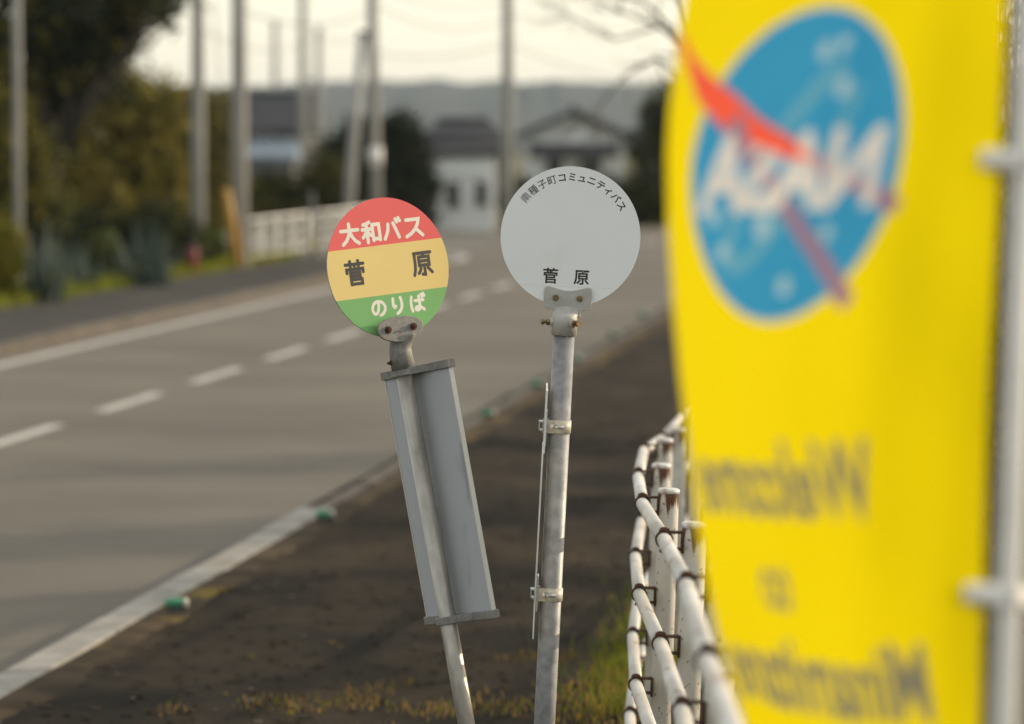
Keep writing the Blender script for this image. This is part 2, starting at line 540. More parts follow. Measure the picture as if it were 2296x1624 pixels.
# dirt and litter washed against the kerb
def dj(Y): return 0.22 + 0.10 * mnoise.noise(Vector((0, Y * 1.3, 3.1))) + 0.06 * mnoise.noise(Vector((0, Y * 4, 1.1)))
vs, fs = [], []
n = 380
for i in range(n + 1):
    Y = 5 + 57 * i / n
    for k in range(4):
        X = XR(Y) + 0.165 + dj(Y) * 0.9 * k / 3
        vs.append((X, Y, vz(max(X, XR(Y) + .18), Y) + (0.010, 0.012, 0.008, -0.006)[k]))
for i in range(n):
    for k in range(3):
        a = 4 * i + k
        fs.append((a, a + 1, a + 5, a + 4))
raw('gutter_dirt', vs, fs, M['dirt'], kind='structure')
strip('road_edge_strip', lambda Y: XR(Y) - 0.09 - 0.05 * mnoise.noise(Vector((0, Y * 2, 7.7))), lambda Y: XR(Y) + 0.01, 0.0035, M['verge'], 5, 84, 0.2)  # narrow dark strip along the road side of the kerb

# kerbs: right one of sawn blocks, near part clean, far part dirty
def kerb(name, f, wdt, h, m, y0, y1, blk, gap=0.012, z0=-0.05):
    mb = MB()
    Y = y0
    rng = random.Random(4)
    while Y < y1 - 0.05:
        a, b = Y, min(y1, Y + blk) - gap
        jz, jx = rng.uniform(-0.006, 0.006), rng.uniform(-0.008, 0.008)
        q = [(f(a) + jx, a), (f(a) + wdt + jx, a), (f(b) + wdt + jx, b), (f(b) + jx, b)]
        mb.add([(x, y, z0) for x, y in q] + [(x, y, h + jz) for x, y in q],
               [(3, 2, 1, 0), (4, 5, 6, 7), (0, 1, 5, 4), (1, 2, 6, 5), (2, 3, 7, 6), (3, 0, 4, 7)])
        Y += blk
    return mb.build(name, m, bevel=0.012, kind='structure')
kerb('kerb', lambda Y: XR(Y) - 0.02, 0.19, 0.065, M['kerb'], 6, 23.4, 2.0)
kerb('far_kerb', lambda Y: XR(Y) + 0.02, 0.14, 0.045, M['kerb_brown'], 23.5, 80, 0.6, 0.05)
# left kerb and footway
kerb('left_kerb', lambda Y: XL(Y) - 0.55, 0.18, 0.11, M['kerb_brown'], 20, 74, 0.6, 0.02)
strip('footway', lambda Y: XL(Y) - 2.75, lambda Y: XL(Y) - 0.55, 0.085, M['walk'], 20, 74)
# rough grass bank left of the footway
vs, fs = [], []
ys = [20 + i for i in range(56)]
for Y in ys:
    for j in range(9):
        X = XL(Y) - 2.75 - 4.0 * j / 8
        vs.append((X, Y, 0.08 + 0.05 * j / 8 + 0.04 * mnoise.noise(Vector((X, Y, 5)))))
for i in range(len(ys) - 1):
    for j in range(8):
        a = i * 9 + j
        fs.append((a, a + 9, a + 10, a + 1))
raw('grass_bank', vs, fs, M['soil'], kind='structure')

# grass as stuff
def blades(name, pts, hmin, hmax, wd, mats, seed, label=None):
    rng = random.Random(seed)
    vs, fs, mi = [], [], []
    for (x, y, z, k, hs) in pts:
        h = rng.uniform(hmin, hmax) * hs
        a = rng.uniform(0, 6.283)
        lx, ly = math.cos(a), math.sin(a)
        b = rng.uniform(0, 6.283)
        ln = rng.uniform(0.1, 0.8) * h
        ww = wd * rng.uniform(0.6, 1.3)
        ox, oy = math.cos(b) * ln, math.sin(b) * ln
        n = len(vs)
        vs += [(x - lx * ww, y - ly * ww, z - 0.01), (x + lx * ww, y + ly * ww, z - 0.01),
               (x + lx * ww * .7 + ox * .35, y + ly * ww * .7 + oy * .35, z + h * .55), (x - lx * ww * .7 + ox * .35, y - ly * ww * .7 + oy * .35, z + h * .55),
               (x + ox, y + oy, z + h)]
        fs += [(n, n + 1, n + 2, n + 3), (n + 3, n + 2, n + 4)]
        mi += [k, k]
    return raw(name, vs, fs, mats, mi, kind='stuff')
rng = random.Random(11)
pts = []
while len(pts) < 5200:             # green grass at the fence foot
    Y = rng.uniform(14, 21)
    X = fence_x(Y) + 0.1 - abs(rng.gauss(0, 0.16)) - 0.02
    if rng.random() < 0.75 + 0.25 * mnoise.noise(Vector((X * 3, Y * 2, 0))):
        pts.append((X, Y, vz(X, Y), 0 if rng.random() < (0.5 if Y < 15.6 else .85) else (1 if rng.random() < 0.6 else 2), 1.0))
g = blades('fence_grass', pts, 0.03, 0.085, 0.0035, [M['grass_green'], M['grass_dry'], M['leaf_green']], 1)
tag(g, 'green and straw yellow grass along the foot of the white pipe fence', 'grass')
pts = []
while len(pts) < 2300:             # dry thatch on the verge
    Y = rng.uniform(13.5, 17.6)
    X = rng.uniform(-1.4, 0.5)
    n = mnoise.noise(Vector((X * 2.3, Y * 1.6, 9))) + (0.16 - 0.22 * max(0, Y - 15.1) * 1.4)
    if n > 0.12 + rng.random() * 0.3:
        pts.append((X, Y, vz(X, Y), 0 if rng.random() < 0.10 else (1 if rng.random() < 0.3 else 2), 0.42))
g = blades('dry_thatch', pts, 0.03, 0.09, 0.004, [M['grass_green'], M['grass_dry'], M['grass_tan']], 2)
tag(g, 'dry straw coloured thatch on the dark verge below the signs', 'dry grass')
pts = []
while len(pts) < 5000:
    Y = rng.uniform(44, 74)
    X = XL(Y) - 2.75 - abs(rng.gauss(0, 0.7))
    pts.append((X, Y, 0.08, 0 if rng.random() < 0.7 else 1, 1.0))
g = blades('bank_grass', pts, 0.06, 0.22, 0.02, [M['grass_green'], M['leaf_yellow'], M['grass_dry']], 3)
tag(g, 'short yellow green grass beside the far footway', 'grass')
# pebbles and dead leaves scattered on the verge
vs, fs, mi = [], [], []
for i in range(2600):
    Y = rng.uniform(13.5, 34)
    X = rng.uniform(XR(Y) + 0.3, max(XR(Y) + 0.6, fence_x(Y) + 0.1) + 1.0 * (Y > 20))
    z = vz(X, Y)
    r_ = rng.uniform(0.008, 0.03)
    a = rng.uniform(0, 6.28)
    n = len(vs)
    for q in range(5):
        an = a + q * 1.2566
        vs.append((X + math.cos(an) * r_ * rng.uniform(.7, 1.1), Y + math.sin(an) * r_ * rng.uniform(.7, 1.1), z + 0.002 + rng.uniform(0, 0.008)))
    vs.append((X, Y, z + rng.uniform(0.004, 0.018)))
    for q in range(5):
        fs.append((n + q, n + (q + 1) % 5, n + 5))
        
    kk = 0 if rng.random() < 0.6 else (1 if rng.random() < 0.9 else 2)
    mi += [kk] * 5
o = raw('leaf_litter', vs, fs, [M['verge'], M['dirt'], M['kerb_brown']], mi, kind='stuff')
tag(o, 'small stones and dead leaves littering the dark verge', 'litter')

# green kerb reflectors
def reflector():
    t = thing('kerb_reflector', 'green kerb reflector', 'reflector', group='green reflectors along the right kerb')
    MB().tube([(-0.055, 0, 0.024), (0.030, 0, 0.024)], 0.0225, 14).build('green_lens', M['green_glass'], t)
    MB().tube([(0.030, 0, 0.024), (0.043, 0, 0.024), (0.054, 0, 0.024)], [0.0235, 0.0235, 0.016], 14).build('end_cap', M['clamp_grey'], t)
    MB().box((0, 0, -0.012), (0.10, 0.035, 0.028)).build('foot', M['steel_dark'], t, bevel=0.003)
    return t
RL = [(397, 1352, 'nearest green reflector, beside the pale kerb at lower left'), (730, 1153, 'green reflector where the pale kerb blocks end'),
      (1096, 925, 'blurred green reflector between the two sign poles'), (1205, 858, 'blurred green reflector just left of the white sign pole'),
      (1292, 803, 'blurred green reflector just right of the white sign pole'), (1375, 746, 'faint green reflector on the far kerb, second beyond the white sign'),
      (1440, 702, 'faintest green reflector, farthest along the kerb by the banner')]
r0 = reflector()
for i, (px, py, lab) in enumerate(RL):
    t = r0 if i == 0 else dup(r0)
    p = gr(px, py, 0.10)
    t.location = (p.x, p.y, 0.078 if i < 2 else 0.072)
    t['label'] = lab

# ------------------------------------------------------------------ text helper
def text_geo(s, size=1.0, offset=0.0, shear=0.0, align='CENTER'):
    c = bpy.data.curves.new('txt', 'FONT')
    c.body = s
    c.size = size
    c.offset = offset
    c.shear = shear
    c.align_x = align
    c.resolution_u = 4
    o = bpy.data.objects.new('txt', c)
    COL.objects.link(o)
    dg = bpy.context.evaluated_depsgraph_get()
    dg.update()
    me = bpy.data.meshes.new_from_object(o.evaluated_get(dg))
    vs = [v.co.copy() for v in me.vertices]
    fs = [tuple(p.vertices) for p in me.polygons]
    bpy.data.objects.remove(o)
    bpy.data.curves.remove(c)
    bpy.data.meshes.remove(me)
    return vs, fs

def stroke(mb, pts, wd, y, mi=0, seg=8):
    """one brush stroke with round ends, in the XZ plane at depth y"""
    pts = [Vector((p[0], p[1])) for p in pts]
    r_ = wd / 2
    L_, Rr = [], []
    n = len(pts)
    for i, p in enumerate(pts):
        d0 = (pts[i] - pts[i - 1]).normalized() if i else (pts[1] - pts[0]).normalized()
        d1 = (pts[i + 1] - pts[i]).normalized() if i < n - 1 else d0
        t = (d0 + d1)
        t = t.normalized() if t.length > 1e-4 else d0
        k = 1 / max(0.5, t.dot(d1))
        nn = Vector((-t.y, t.x)) * r_ * k
        L_.append(p + nn)
        Rr.append(p - nn)
    for i in range(n - 1):
        mb.add([(q.x, y, q.y) for q in (L_[i], Rr[i], Rr[i + 1], L_[i + 1])], [(0, 1, 2, 3)], mi)
    for p, d in ((pts[0], pts[0] - pts[1]), (pts[-1], pts[-1] - pts[-2])):
        a0 = math.atan2(d.y, d.x)
        fan = [p] + [p + Vector((math.cos(a0 + R(-90 + 180 * k / seg)), math.sin(a0 + R(-90 + 180 * k / seg)))) * r_ for k in range(seg + 1)]
        mb.add([(q.x, y, q.y) for q in fan], [(0, k + 1, k + 2) for k in range(seg)], mi)
def curve_pts(c, n=6):                # Catmull-Rom through the points
    c = [Vector(p) for p in c]
    out = []
    for i in range(len(c) - 1):
        p0, p1, p2, p3 = c[max(i - 1, 0)], c[i], c[i + 1], c[min(i + 2, len(c) - 1)]
        for k in range(n):
            t = k / n
            out.append(0.5 * ((2 * p1) + (p2 - p0) * t + (2 * p0 - 5 * p1 + 4 * p2 - p3) * t * t + (3 * p1 - p0 - 3 * p2 + p3) * t ** 3))
    return out + [c[-1]]
# rounded sign lettering, each character in a unit box (x right, y up, 0..1)
CH = {
 '大': [[(.06, .66), (.94, .66)], [(.5, .95), (.5, .62), (.42, .40), (.28, .20), (.10, .06)], [(.52, .60), (.60, .38), (.74, .19), (.92, .06)]],
 '和': [[(.44, .92), (.28, .86), (.12, .83)], [(.05, .62), (.50, .62)], [(.28, .86), (.28, .04)], [(.27, .58), (.18, .40), (.06, .27)], [(.29, .52), (.38, .43), (.46, .34)],
      [(.58, .80), (.92, .80), (.92, .10)], [(.58, .80), (.58, .10)], [(.58, .16), (.92, .16)]],
 'バ': [[(.30, .74), (.26, .48), (.17, .28), (.06, .10)], [(.56, .76), (.68, .46), (.80, .12)], [(.70, .93), (.76, .80)], [(.86, .97), (.92, .84)]],
 'ス': [[(.14, .82), (.78, .82), (.72, .62), (.56, .38), (.34, .20), (.08, .08)], [(.58, .42), (.74, .26), (.92, .08)]],
 '菅': [[(.06, .84), (.94, .84)], [(.30, .97), (.30, .74)], [(.70, .97), (.70, .74)], [(.5, .74), (.5, .66)], [(.10, .50), (.10, .64), (.90, .64), (.90, .50)],
      [(.27, .50), (.73, .50), (.73, .36), (.27, .36)], [(.27, .52), (.27, .02)], [(.27, .22), (.80, .22), (.80, .04), (.27, .04)]],
 '原': [[(.12, .92), (.95, .92)], [(.14, .92), (.14, .50), (.11, .24), (.04, .04)], [(.60, .90), (.54, .78)], [(.34, .76), (.84, .76), (.84, .42), (.34, .42), (.34, .76)],
      [(.34, .59), (.84, .59)], [(.59, .42), (.59, .04), (.46, .05)], [(.40, .30), (.36, .20), (.27, .10)], [(.76, .30), (.84, .21), (.94, .10)]],
 '南': [[(.08, .86), (.92, .86)], [(.5, .98), (.5, .70)], [(.12, .02), (.12, .69), (.88, .69), (.88, .03)], [(.33, .63), (.40, .53)], [(.67, .63), (.60, .53)], [(.27, .44), (.73, .44)],
      [(.23, .26), (.77, .26)], [(.5, .44), (.5, .05)]],
 'の': [curve_pts([(.52, .80), (.49, .52), (.40, .26), (.24, .18), (.12, .34), (.12, .56), (.26, .76), (.50, .83), (.74, .76), (.88, .56), (.86, .34), (.72, .16), (.56, .09)])],
 'り': [curve_pts([(.24, .88), (.22, .66), (.24, .46), (.30, .40), (.36, .46)]), curve_pts([(.70, .90), (.75, .70), (.74, .42), (.62, .20), (.42, .06)])],
 'ば': [curve_pts([(.16, .84), (.10, .56), (.11, .28), (.16, .08)]), [(.36, .62), (.88, .62)],
      curve_pts([(.62, .84), (.63, .60), (.64, .34), (.60, .16), (.46, .10), (.36, .17), (.42, .27), (.58, .27), (.76, .20), (.88, .10)]), [(.78, .92), (.83, .80)], [(.92, .96), (.97, .84)]],
}
def char(mb, c, cx, cz, size, wd, y, mi=0, sx=1.0):
    for s in CH[c]:
        stroke(mb, [(cx + (p[0] - .5) * size * sx, cz + (p[1] - .5) * size) for p in s], wd, y, mi)

def hexbolt(mb, c, d, r_, h, mi=0):
    c, d = Vector(c), Vector(d).normalized()
    mb.tube([c, c + d * h * 0.35], r_ * 1.35, 14, mi)
    mb.tube([c + d * h * 0.35, c + d * h], r_, 6, mi, smooth=False)
    mb.tube([c + d * h, c + d * (h * 1.5)], r_ * 0.5, 8, mi)

PX = 10.85 / FPX                      # metres per photo pixel at the sign plane

# ------------------------------------------------------------------ left bus stop sign (leaning)
def basis(x, y, z):
    return Matrix((x, y, z)).transposed()
U = Vector((-0.178, 0.07, 1)).normalized()
EX = Vector((1, 0, 0.178)); EX = (EX - U * EX.dot(U)).normalized()
EY = U.cross(EX)                       # away from the camera
MR = basis(EX, EY, U)
DL = 10.85
P_ref = at(942, 1039, DL)              # a point on the pole axis
base = P_ref - U * (P_ref.z / U.z)
sgn = thing('bus_stop_sign', 'leaning bus stop pole with round red, yellow and green disc and grey timetable panel', 'bus stop sign', base)
sgn.rotation_mode = 'QUATERNION'
sgn.rotation_quaternion = MR.to_quaternion()
def loc(p):                            # world point -> sign frame
    return MR.transposed() @ (Vector(p) - base)
s_top = loc(at(899, 770, DL)).z
s_panel_t = loc(at(917, 835, DL)).z
s_panel_b = loc(at(1010, 1385, DL)).z
MB().tube([(0, 0, -0.3), (0, 0, s_panel_t + 0.06)], 0.0243, 28).build('pole', M['galv_warm'], sgn)
# disc frame: vectors measured in the picture, turned into the sign frame
A = Vector((132, 85.6, 14.5)); B = Vector((-22, 7.7, 155))
A.normalize(); B = (B - A * B.dot(A)).normalized()
Nn = B.cross(A) * -1
Nn = A.cross(B) * -1 if (A.cross(B)).y < 0 else A.cross(B)    # pointing away from the camera
Ml = MR.transposed() @ basis(A, Nn, B)
RD = 158 * PX
dc = loc(at(871, 600, DL + 0.02))
disc = bpy.data.objects.new('disc', None)
def disc_obj(name, mb, mats, parent, c, Mx, bevel=0):
    o = mb.build(name, mats, parent, bevel=bevel)
    o.matrix_local = Matrix.Translation(c) @ Mx.to_4x4()
    return o
def banded_disc(r_, cuts, mats, th=0.004, n=96):
    mb = MB()
    # face split into horizontal bands
    lim = [-1] + cuts + [1]
    for b in range(len(lim) - 1):
        lo, hi = lim[b], lim[b + 1]
        pts_r, pts_l = [], []
        for i in range(41):
            z = lo + (hi - lo) * i / 40
            t0, t1 = math.asin(max(-1, lo)), math.asin(min(1, hi))
            a = t0 + (t1 - t0) * i / 40
            pts_r.append((math.cos(a) * r_, math.sin(a) * r_))
            pts_l.append((-math.cos(a) * r_, math.sin(a) * r_))
        poly = pts_r + pts_l[::-1]
        mb.add([(x, 0, z) for x, z in poly], [tuple(range(len(poly)))], b)
    k = len(lim) - 1
    ring = [(math.cos(2 * math.pi * i / n) * r_, math.sin(2 * math.pi * i / n) * r_) for i in range(n)]
    # rolled rim and back
    vs = [(x, 0.0002, z) for x, z in ring] + [(x, th, z) for x, z in ring]
    mb.add(vs, [(i, i + n, (i + 1) % n + n, (i + 1) % n) for i in range(n)], k, True)
    mb.add([(x, th, z) for x, z in ring], [tuple(range(n))], k)
    return mb
dmb = banded_disc(RD, [-0.38, 0.327], None)
dob = disc_obj('sign_disc', dmb, [M['green'], M['cream'], M['red'], M['alu_edge']], sgn, dc, Ml)
lm = MB()
yy = -0.00015
for c, a in zip('大和バス', (-.554, -.2, .154, .508)):
    char(lm, c, a * RD, .535 * RD, .32 * RD, .052 * RD, yy, 0)
for c, a in zip('のりば', (-.25, .066, .393)):
    char(lm, c, a * RD, -.55 * RD, .265 * RD, .046 * RD, yy, 0)
char(lm, '菅', -.554 * RD, -.012 * RD, .35 * RD, .048 * RD, yy, 1, .95)
char(lm, '原', .568 * RD, .0 * RD, .35 * RD, .049 * RD, yy, 1, .95)
# overlapping strokes sit a hair apart so that no two faces share a plane
lo_ = lm
for i in range(0, len(lo_.v)):
    x, y, z = lo_.v[i]
kk = 0
seen = 0
off = {}
vv = [list(p) for p in lo_.v]
for fi, f in enumerate(lo_.f):
    for vi in f:
        vv[vi][1] = yy - 0.000002 * (fi % 97)
lo_.v = [tuple(p) for p in vv]
lob = disc_obj('lettering', lm, [M['ink_white'], M['ink_dark']], dob, Vector((0, 0, 0)), Matrix.Identity(3), bevel=-1)

def smooth_poly(pts, n=5):
    return [tuple(p) for p in curve_pts(list(pts) + [pts[0]], n)[:-1]]
# oval flange in front of the disc
fl = MB()
oval = [(-.062, .004), (-.058, .022), (-.035, .036), (0, .0405), (.035, .036), (.058, .022), (.062, .004), (.055, -.013), (.036, -.025), (.012, -.031), (-.012, -.031), (-.036, -.025), (-.055, -.013)]
oval = smooth_poly([(x * 1.2, z * 1.0) for x, z in oval], 5)
fc = loc(at(899, 741, DL - 0.015))
fl.prism(oval, 0.008)
fo = disc_obj('flange', fl, M['cast'], sgn, fc, Ml, bevel=0.002)
for bx in (-.042, .042):
    bl = MB()
    hexbolt(bl, (bx, 0, .006), (0, -1, 0), .0078, .009)
    bl.build('bolt', M['rust'], fo)
# neck and socket
nk = MB()
ft = fc + Ml @ Vector((0, 0.006, -0.02))
zf = fc.z - 0.014
rg = []
for k in range(9):
    t = k / 8
    e = t * t * (3 - 2 * t)
    rg.append((fc.x * (1 - e), (fc.y + .016) * (1 - e), zf + (s_top - .022 - zf) * t, .038 + (.032 - .038) * min(1, t * 1.6), .013 + (.032 - .013) * e))
nk.loft(rg + [(0, 0, s_panel_t + 0.012, .034, .034)], 32)
nk.tube([(0, 0, s_panel_t + 0.0125), (0, 0, s_panel_t + 0.011)], [.034, .027], 28)
nko = nk.build('socket', M['cast'], sgn)
sb = MB()
hexbolt(sb, (-.030, -.012, s_panel_t + 0.035), (-1, -.3, 0), .006, .008)
sb.build('set_screw', M['rust'], nko)
# timetable panel, at right angles to the disc
PYAW = R(-56)
pa = Vector((math.cos(PYAW), math.sin(PYAW), 0))
pn = Vector((-math.sin(PYAW), math.cos(PYAW), 0))      # away from pole, behind
PWD = 0.345
pc = pn * 0.040 + pa * 0.0
Mp = basis(pa, pn, Vector((0, 0, 1)))
zt, zb = s_panel_t - 0.004, s_panel_b + 0.004
panel = MB()
panel.box((0, 0.006, 0), (PWD, 0.011, zt - zb))
po = panel.build('timetable_panel', M['panel'], sgn, bevel=0.001)
po.matrix_local = Matrix.Translation(pc + Vector((0, 0, (zt + zb) / 2))) @ Mp.to_4x4()
ed = MB()
for sx in (-1, 1):
    ed.box((sx * (PWD / 2 + 0.0022), 0.006, 0), (0.0035, 0.014, zt - zb - 0.004))
eo = ed.build('edge_trim', M['panel_edge'], po)
def bracket(z, flip):
    b = MB()
    h = 0.024
    # channel capping the panel
    b.box((0, 0.006, z), (PWD + 0.022, 0.026, h))
    # strap bent round the pole
    strap = [(-.075, -.010), (-.045, -.020), (-.034, -.05), (-.024, -.066), (-.004, -.070), (.020, -.064), (.032, -.048), (.044, -.022), (.085, -.010)]
    pts = curve_pts([(x, yv) for x, yv in strap], 5)
    n = len(pts)
    vs = []
    for p in pts:
        vs += [(p.x, p.y, z - h / 2 + .001), (p.x, p.y, z + h / 2 - .001)]
    inner = []
    for i, p in enumerate(pts):
        t = (pts[min(i + 1, n - 1)] - pts[max(i - 1, 0)]).normalized()
        q = p + Vector((-t.y, t.x)) * 0.005
        inner += [(q.x, q.y, z - h / 2 + .001), (q.x, q.y, z + h / 2 - .001)]
    fs = []
    m_ = 2 * n
    for i in range(n - 1):
        a = 2 * i
        fs += [(a, a + 1, a + 3, a + 2), (m_ + a, m_ + a + 2, m_ + a + 3, m_ + a + 1), (a + 1, m_ + a + 1, m_ + a + 3, a + 3), (a, a + 2, m_ + a + 2, m_ + a)]
    fs += [(0, m_, m_ + 1, 1), (2 * n - 2, 2 * n - 1, m_ + 2 * n - 1, m_ + 2 * n - 2)]
    b.add(vs + inner, fs, 0, False)
    o = b.build('bracket', M['cast'], sgn, bevel=0.002)
    o.matrix_local = Matrix.Translation(pc) @ Mp.to_4x4()
    s = MB()
    if flip:
        hexbolt(s, (-.052, -.024, z), (-.4, -1, 0), .0085, .012)
    else:
        hexbolt(s, (-.052, -.024, z), (-.3, -1, 0), .0095, .006)
    s.build('bolt', M['rust'], o)
    return o
bracket(zt + 0.008, True)
bracket(zb - 0.008, False)

# ------------------------------------------------------------------ white community bus sign
U2 = Vector((0.0492, 0.0, 1)).normalized()
E2 = Vector((1, 0, -0.0492)).normalized()
M2 = basis(E2, U2.cross(E2), U2)
P2 = at(1257, 900, DL)
base2 = P2 - U2 * (P2.z / U2.z)
sg2 = thing('bus_stop_sign', 'upright bus stop pole with round white disc and a thin board seen edge on', 'bus stop sign', base2)
sg2.rotation_mode = 'QUATERNION'
sg2.rotation_quaternion = M2.to_quaternion()
def loc2(p): return M2.transposed() @ (Vector(p) - base2)
zc = loc2(at(1268, 752, DL)).z                         # collar bottom
ztop = loc2(at(1270, 692, DL)).z                       # collar top
MB().tube([(0, 0, -0.3), (0, 0, zc + 0.03)], 0.0302, 32).build('pole', M['galv'], sg2)
R2 = 157.5 * PX
d2 = loc2(at(1279.5, 531, DL))
d2.y = 0.012
Md2 = Matrix.Rotation(R(4), 3, 'Z')
db2 = disc_obj('sign_disc', banded_disc(R2, [], None), [M['disc_white'], M['alu_edge']], sg2, d2, Md2)
l2 = MB()
arc = '南種子町コミュニティバス'
ARC = (-51.7, -41.7, -31.4, -21.3, -11.2, -1.2, 8.4, 18.2, 27.8, 37.2, 46.6, 56.5)
for i, c in enumerate(arc):
    ang = R(ARC[i])
    sz = 0.0275 if i < 4 else 0.0265
    vs, fs = text_geo(c, sz, 0.0002 if i < 4 else 0.0006)
    rr = 0.850 * R2 - 0.38 * sz
    if c in CH and c == '南':
        tm = MB()
        char(tm, c, 0, 0.38 * sz, 0.026, 0.0021, 0)
        vs, fs = [Vector((v[0], v[2], 0)) for v in tm.v], tm.f
    vs2 = []
    for v in vs:
        x, z = v.x, v.y + rr
        vs2.append((x * math.cos(ang) + z * math.sin(ang), -0.0002, -x * math.sin(ang) + z * math.cos(ang)))
    l2.add(vs2, fs, 0)
for c, cx_ in (('菅', -.0515), ('原', .0370)):
    vs, fs = text_geo(c, 0.0455, 0.0010)
    l2.add([(v.x + cx_, -0.0002, v.y - 0.1305) for v in vs], fs, 0)
l2.add([(-.125, -.00015, -.1425), (.13, -.00015, -.1425), (.13, -.00015, -.1418), (-.125, -.00015, -.1418)], [(0, 1, 2, 3)], 1)
disc_obj('lettering', l2, [M['ink_black'], M['ink_line']], db2, Vector((0, 0, 0)), Matrix.Identity(3), bevel=-1)
# flange with hollow top edge
f2 = MB()
k_ = PX
out = [(-53, -20), (-53, 18), (-47, 25), (-34, 23), (-15, 18), (0, 16.5), (15, 18), (34, 23), (47, 25), (53, 18), (53, -20), (47, -26), (34, -27), (29, -34), (28, -44), (-28, -44), (-29, -34), (-34, -27), (-47, -26)]
out = smooth_poly([(x * k_, z * k_) for x, z in out], 4)
fz = loc2(at(1273, 669, DL))
f2.prism(out, 0.007)
fo2 = f2.build('flange', M['cast_light'], sg2, bevel=0.0015)
fo2.location = (fz.x, 0.0025, fz.z)
for bx in (-27, 27):
    b2 = MB()
    hexbolt(b2, (bx * k_, 0, 0), (0, -1, 0), .0068, .008)
    b2.build('bolt', M['brass'], fo2)
c2 = MB()
rg = []
za_, zb2 = fz.z - 0.020, ztop - 0.026
for k in range(10):
    t = k / 9
    e = t * t * (3 - 2 * t)
    rg.append((fz.x * (1 - e), .010 * (1 - e), za_ + (zb2 - za_) * t, .0352, .0065 + (.0355 - .0065) * e))
c2.loft(rg + [(0, 0, zc, .0365, .0365)], 36)
c2.tube([(0, 0, zc), (0, 0, zc + .0005)], [.0365, .031], 32)
for d in ((-1, -.12, 0), (.62, -.78, 0)):
    dv = Vector(d).normalized()
    zz = ztop - 0.040
    c2.tube([dv * .031 + Vector((0, 0, zz)), dv * .040 + Vector((0, 0, zz)), dv * .043 + Vector((0, 0, zz))], [.015, .012, .008], 16)
co2 = c2.build('collar', M['cast_light'], sg2)
for d in ((-1, -.12, 0), (.62, -.78, 0)):
    dv = Vector(d).normalized()
    zz = ztop - 0.040
    q = MB()
    e = Vector((0, 0, zz))
    q.tube([dv * .043 + e, dv * .052 + e], .0105, 6, smooth=False)
    q.tube([dv * .052 + e, dv * .060 + e], .0055, 10)
    q.tube([dv * .060 + e, dv * .067 + e], .0095, 6, smooth=False)
    q.build('set_screw', M['brass'], co2)
# clamps and thin board
for (yy_, ) in ((956,), (1333,)):
    zq = loc2(at(1250, yy_, DL)).z
    q = MB()
    q.tube([(0, 0, zq - .0185), (0, 0, zq + .0185)], .0335, 32)
    q.box((-.030, -.026, zq), (.035, .006, .037))
    q.box((-.030, .026, zq), (.035, .006, .037))
    co = q.build('clamp', M['clamp_grey'], sg2)
    q = MB()
    q.tube([(-.024, -.029, zq), (-.024, -.036, zq)], .009, 6, smooth=False)
    q.tube([(-.022, -.038, zq), (.012, -.040, zq)], .0055, 10)
    q.tube([(-.024, -.038, zq), (-.016, -.039, zq)], .0095, 6, smooth=False)
    q.build('bolt', M['zinc'], co)
    q = MB()
    q.box((-.052, -.0, zq + .012), (.012, .06, .003))
    q.box((-.052, -.0, zq - .012), (.012, .06, .003))
    q.box((-.057, -.0, zq), (.003, .06, .0268))
    q.box((-.0455, -.016, zq + .008), (.0025, .028, .006))
    q.box((-.0455, -.016, zq - .008), (.0025, .028, .006))
    q.build('channel', M['zinc'], co)
tb, bb = loc2(at(1226, 868, DL)), loc2(at(1197, 1415, DL))
bw = 0.36
q = MB()
ang = math.atan2(tb.x - bb.x, tb.z - bb.z)
Mb = Matrix.Rotation(math.atan2((1215 - CX), FPX) * -1, 3, 'Z')
def slab(x, z0, z1, th, dep, mat_, nm, par):
    q = MB()
    def xc(z): return bb.x + (tb.x - bb.x) * (z - bb.z) / (tb.z - bb.z) + x
    vs = []
    for z in (z0, z1):
        for dx in (-th / 2, th / 2):
            for yv in (-dep / 2, dep / 2):
                p = Mb @ Vector((dx, yv, 0))
                vs.append((xc(z) + p.x, p.y, z))
    q.add(vs, [(0, 2, 3, 1), (4, 5, 7, 6), (0, 4, 6, 2), (1, 3, 7, 5), (0, 1, 5, 4), (2, 6, 7, 3)])
    return q.build(nm, mat_, par)
bo = slab(-0.002, bb.z, tb.z - 0.17, 0.0032, bw, M['white_plastic'], 'info_board', sg2)
slab(0.0008, tb.z - 0.175, tb.z, 0.0045, bw, M['white_plastic'], 'info_board', sg2)
slab(0.0040, tb.z - 0.165, tb.z - 0.065, 0.004, 0.07, M['zinc'], 'back_plate', sg2)
slab(0.0040, bb.z + 0.06, bb.z + 0.16, 0.004, 0.07, M['zinc'], 'back_plate', sg2)

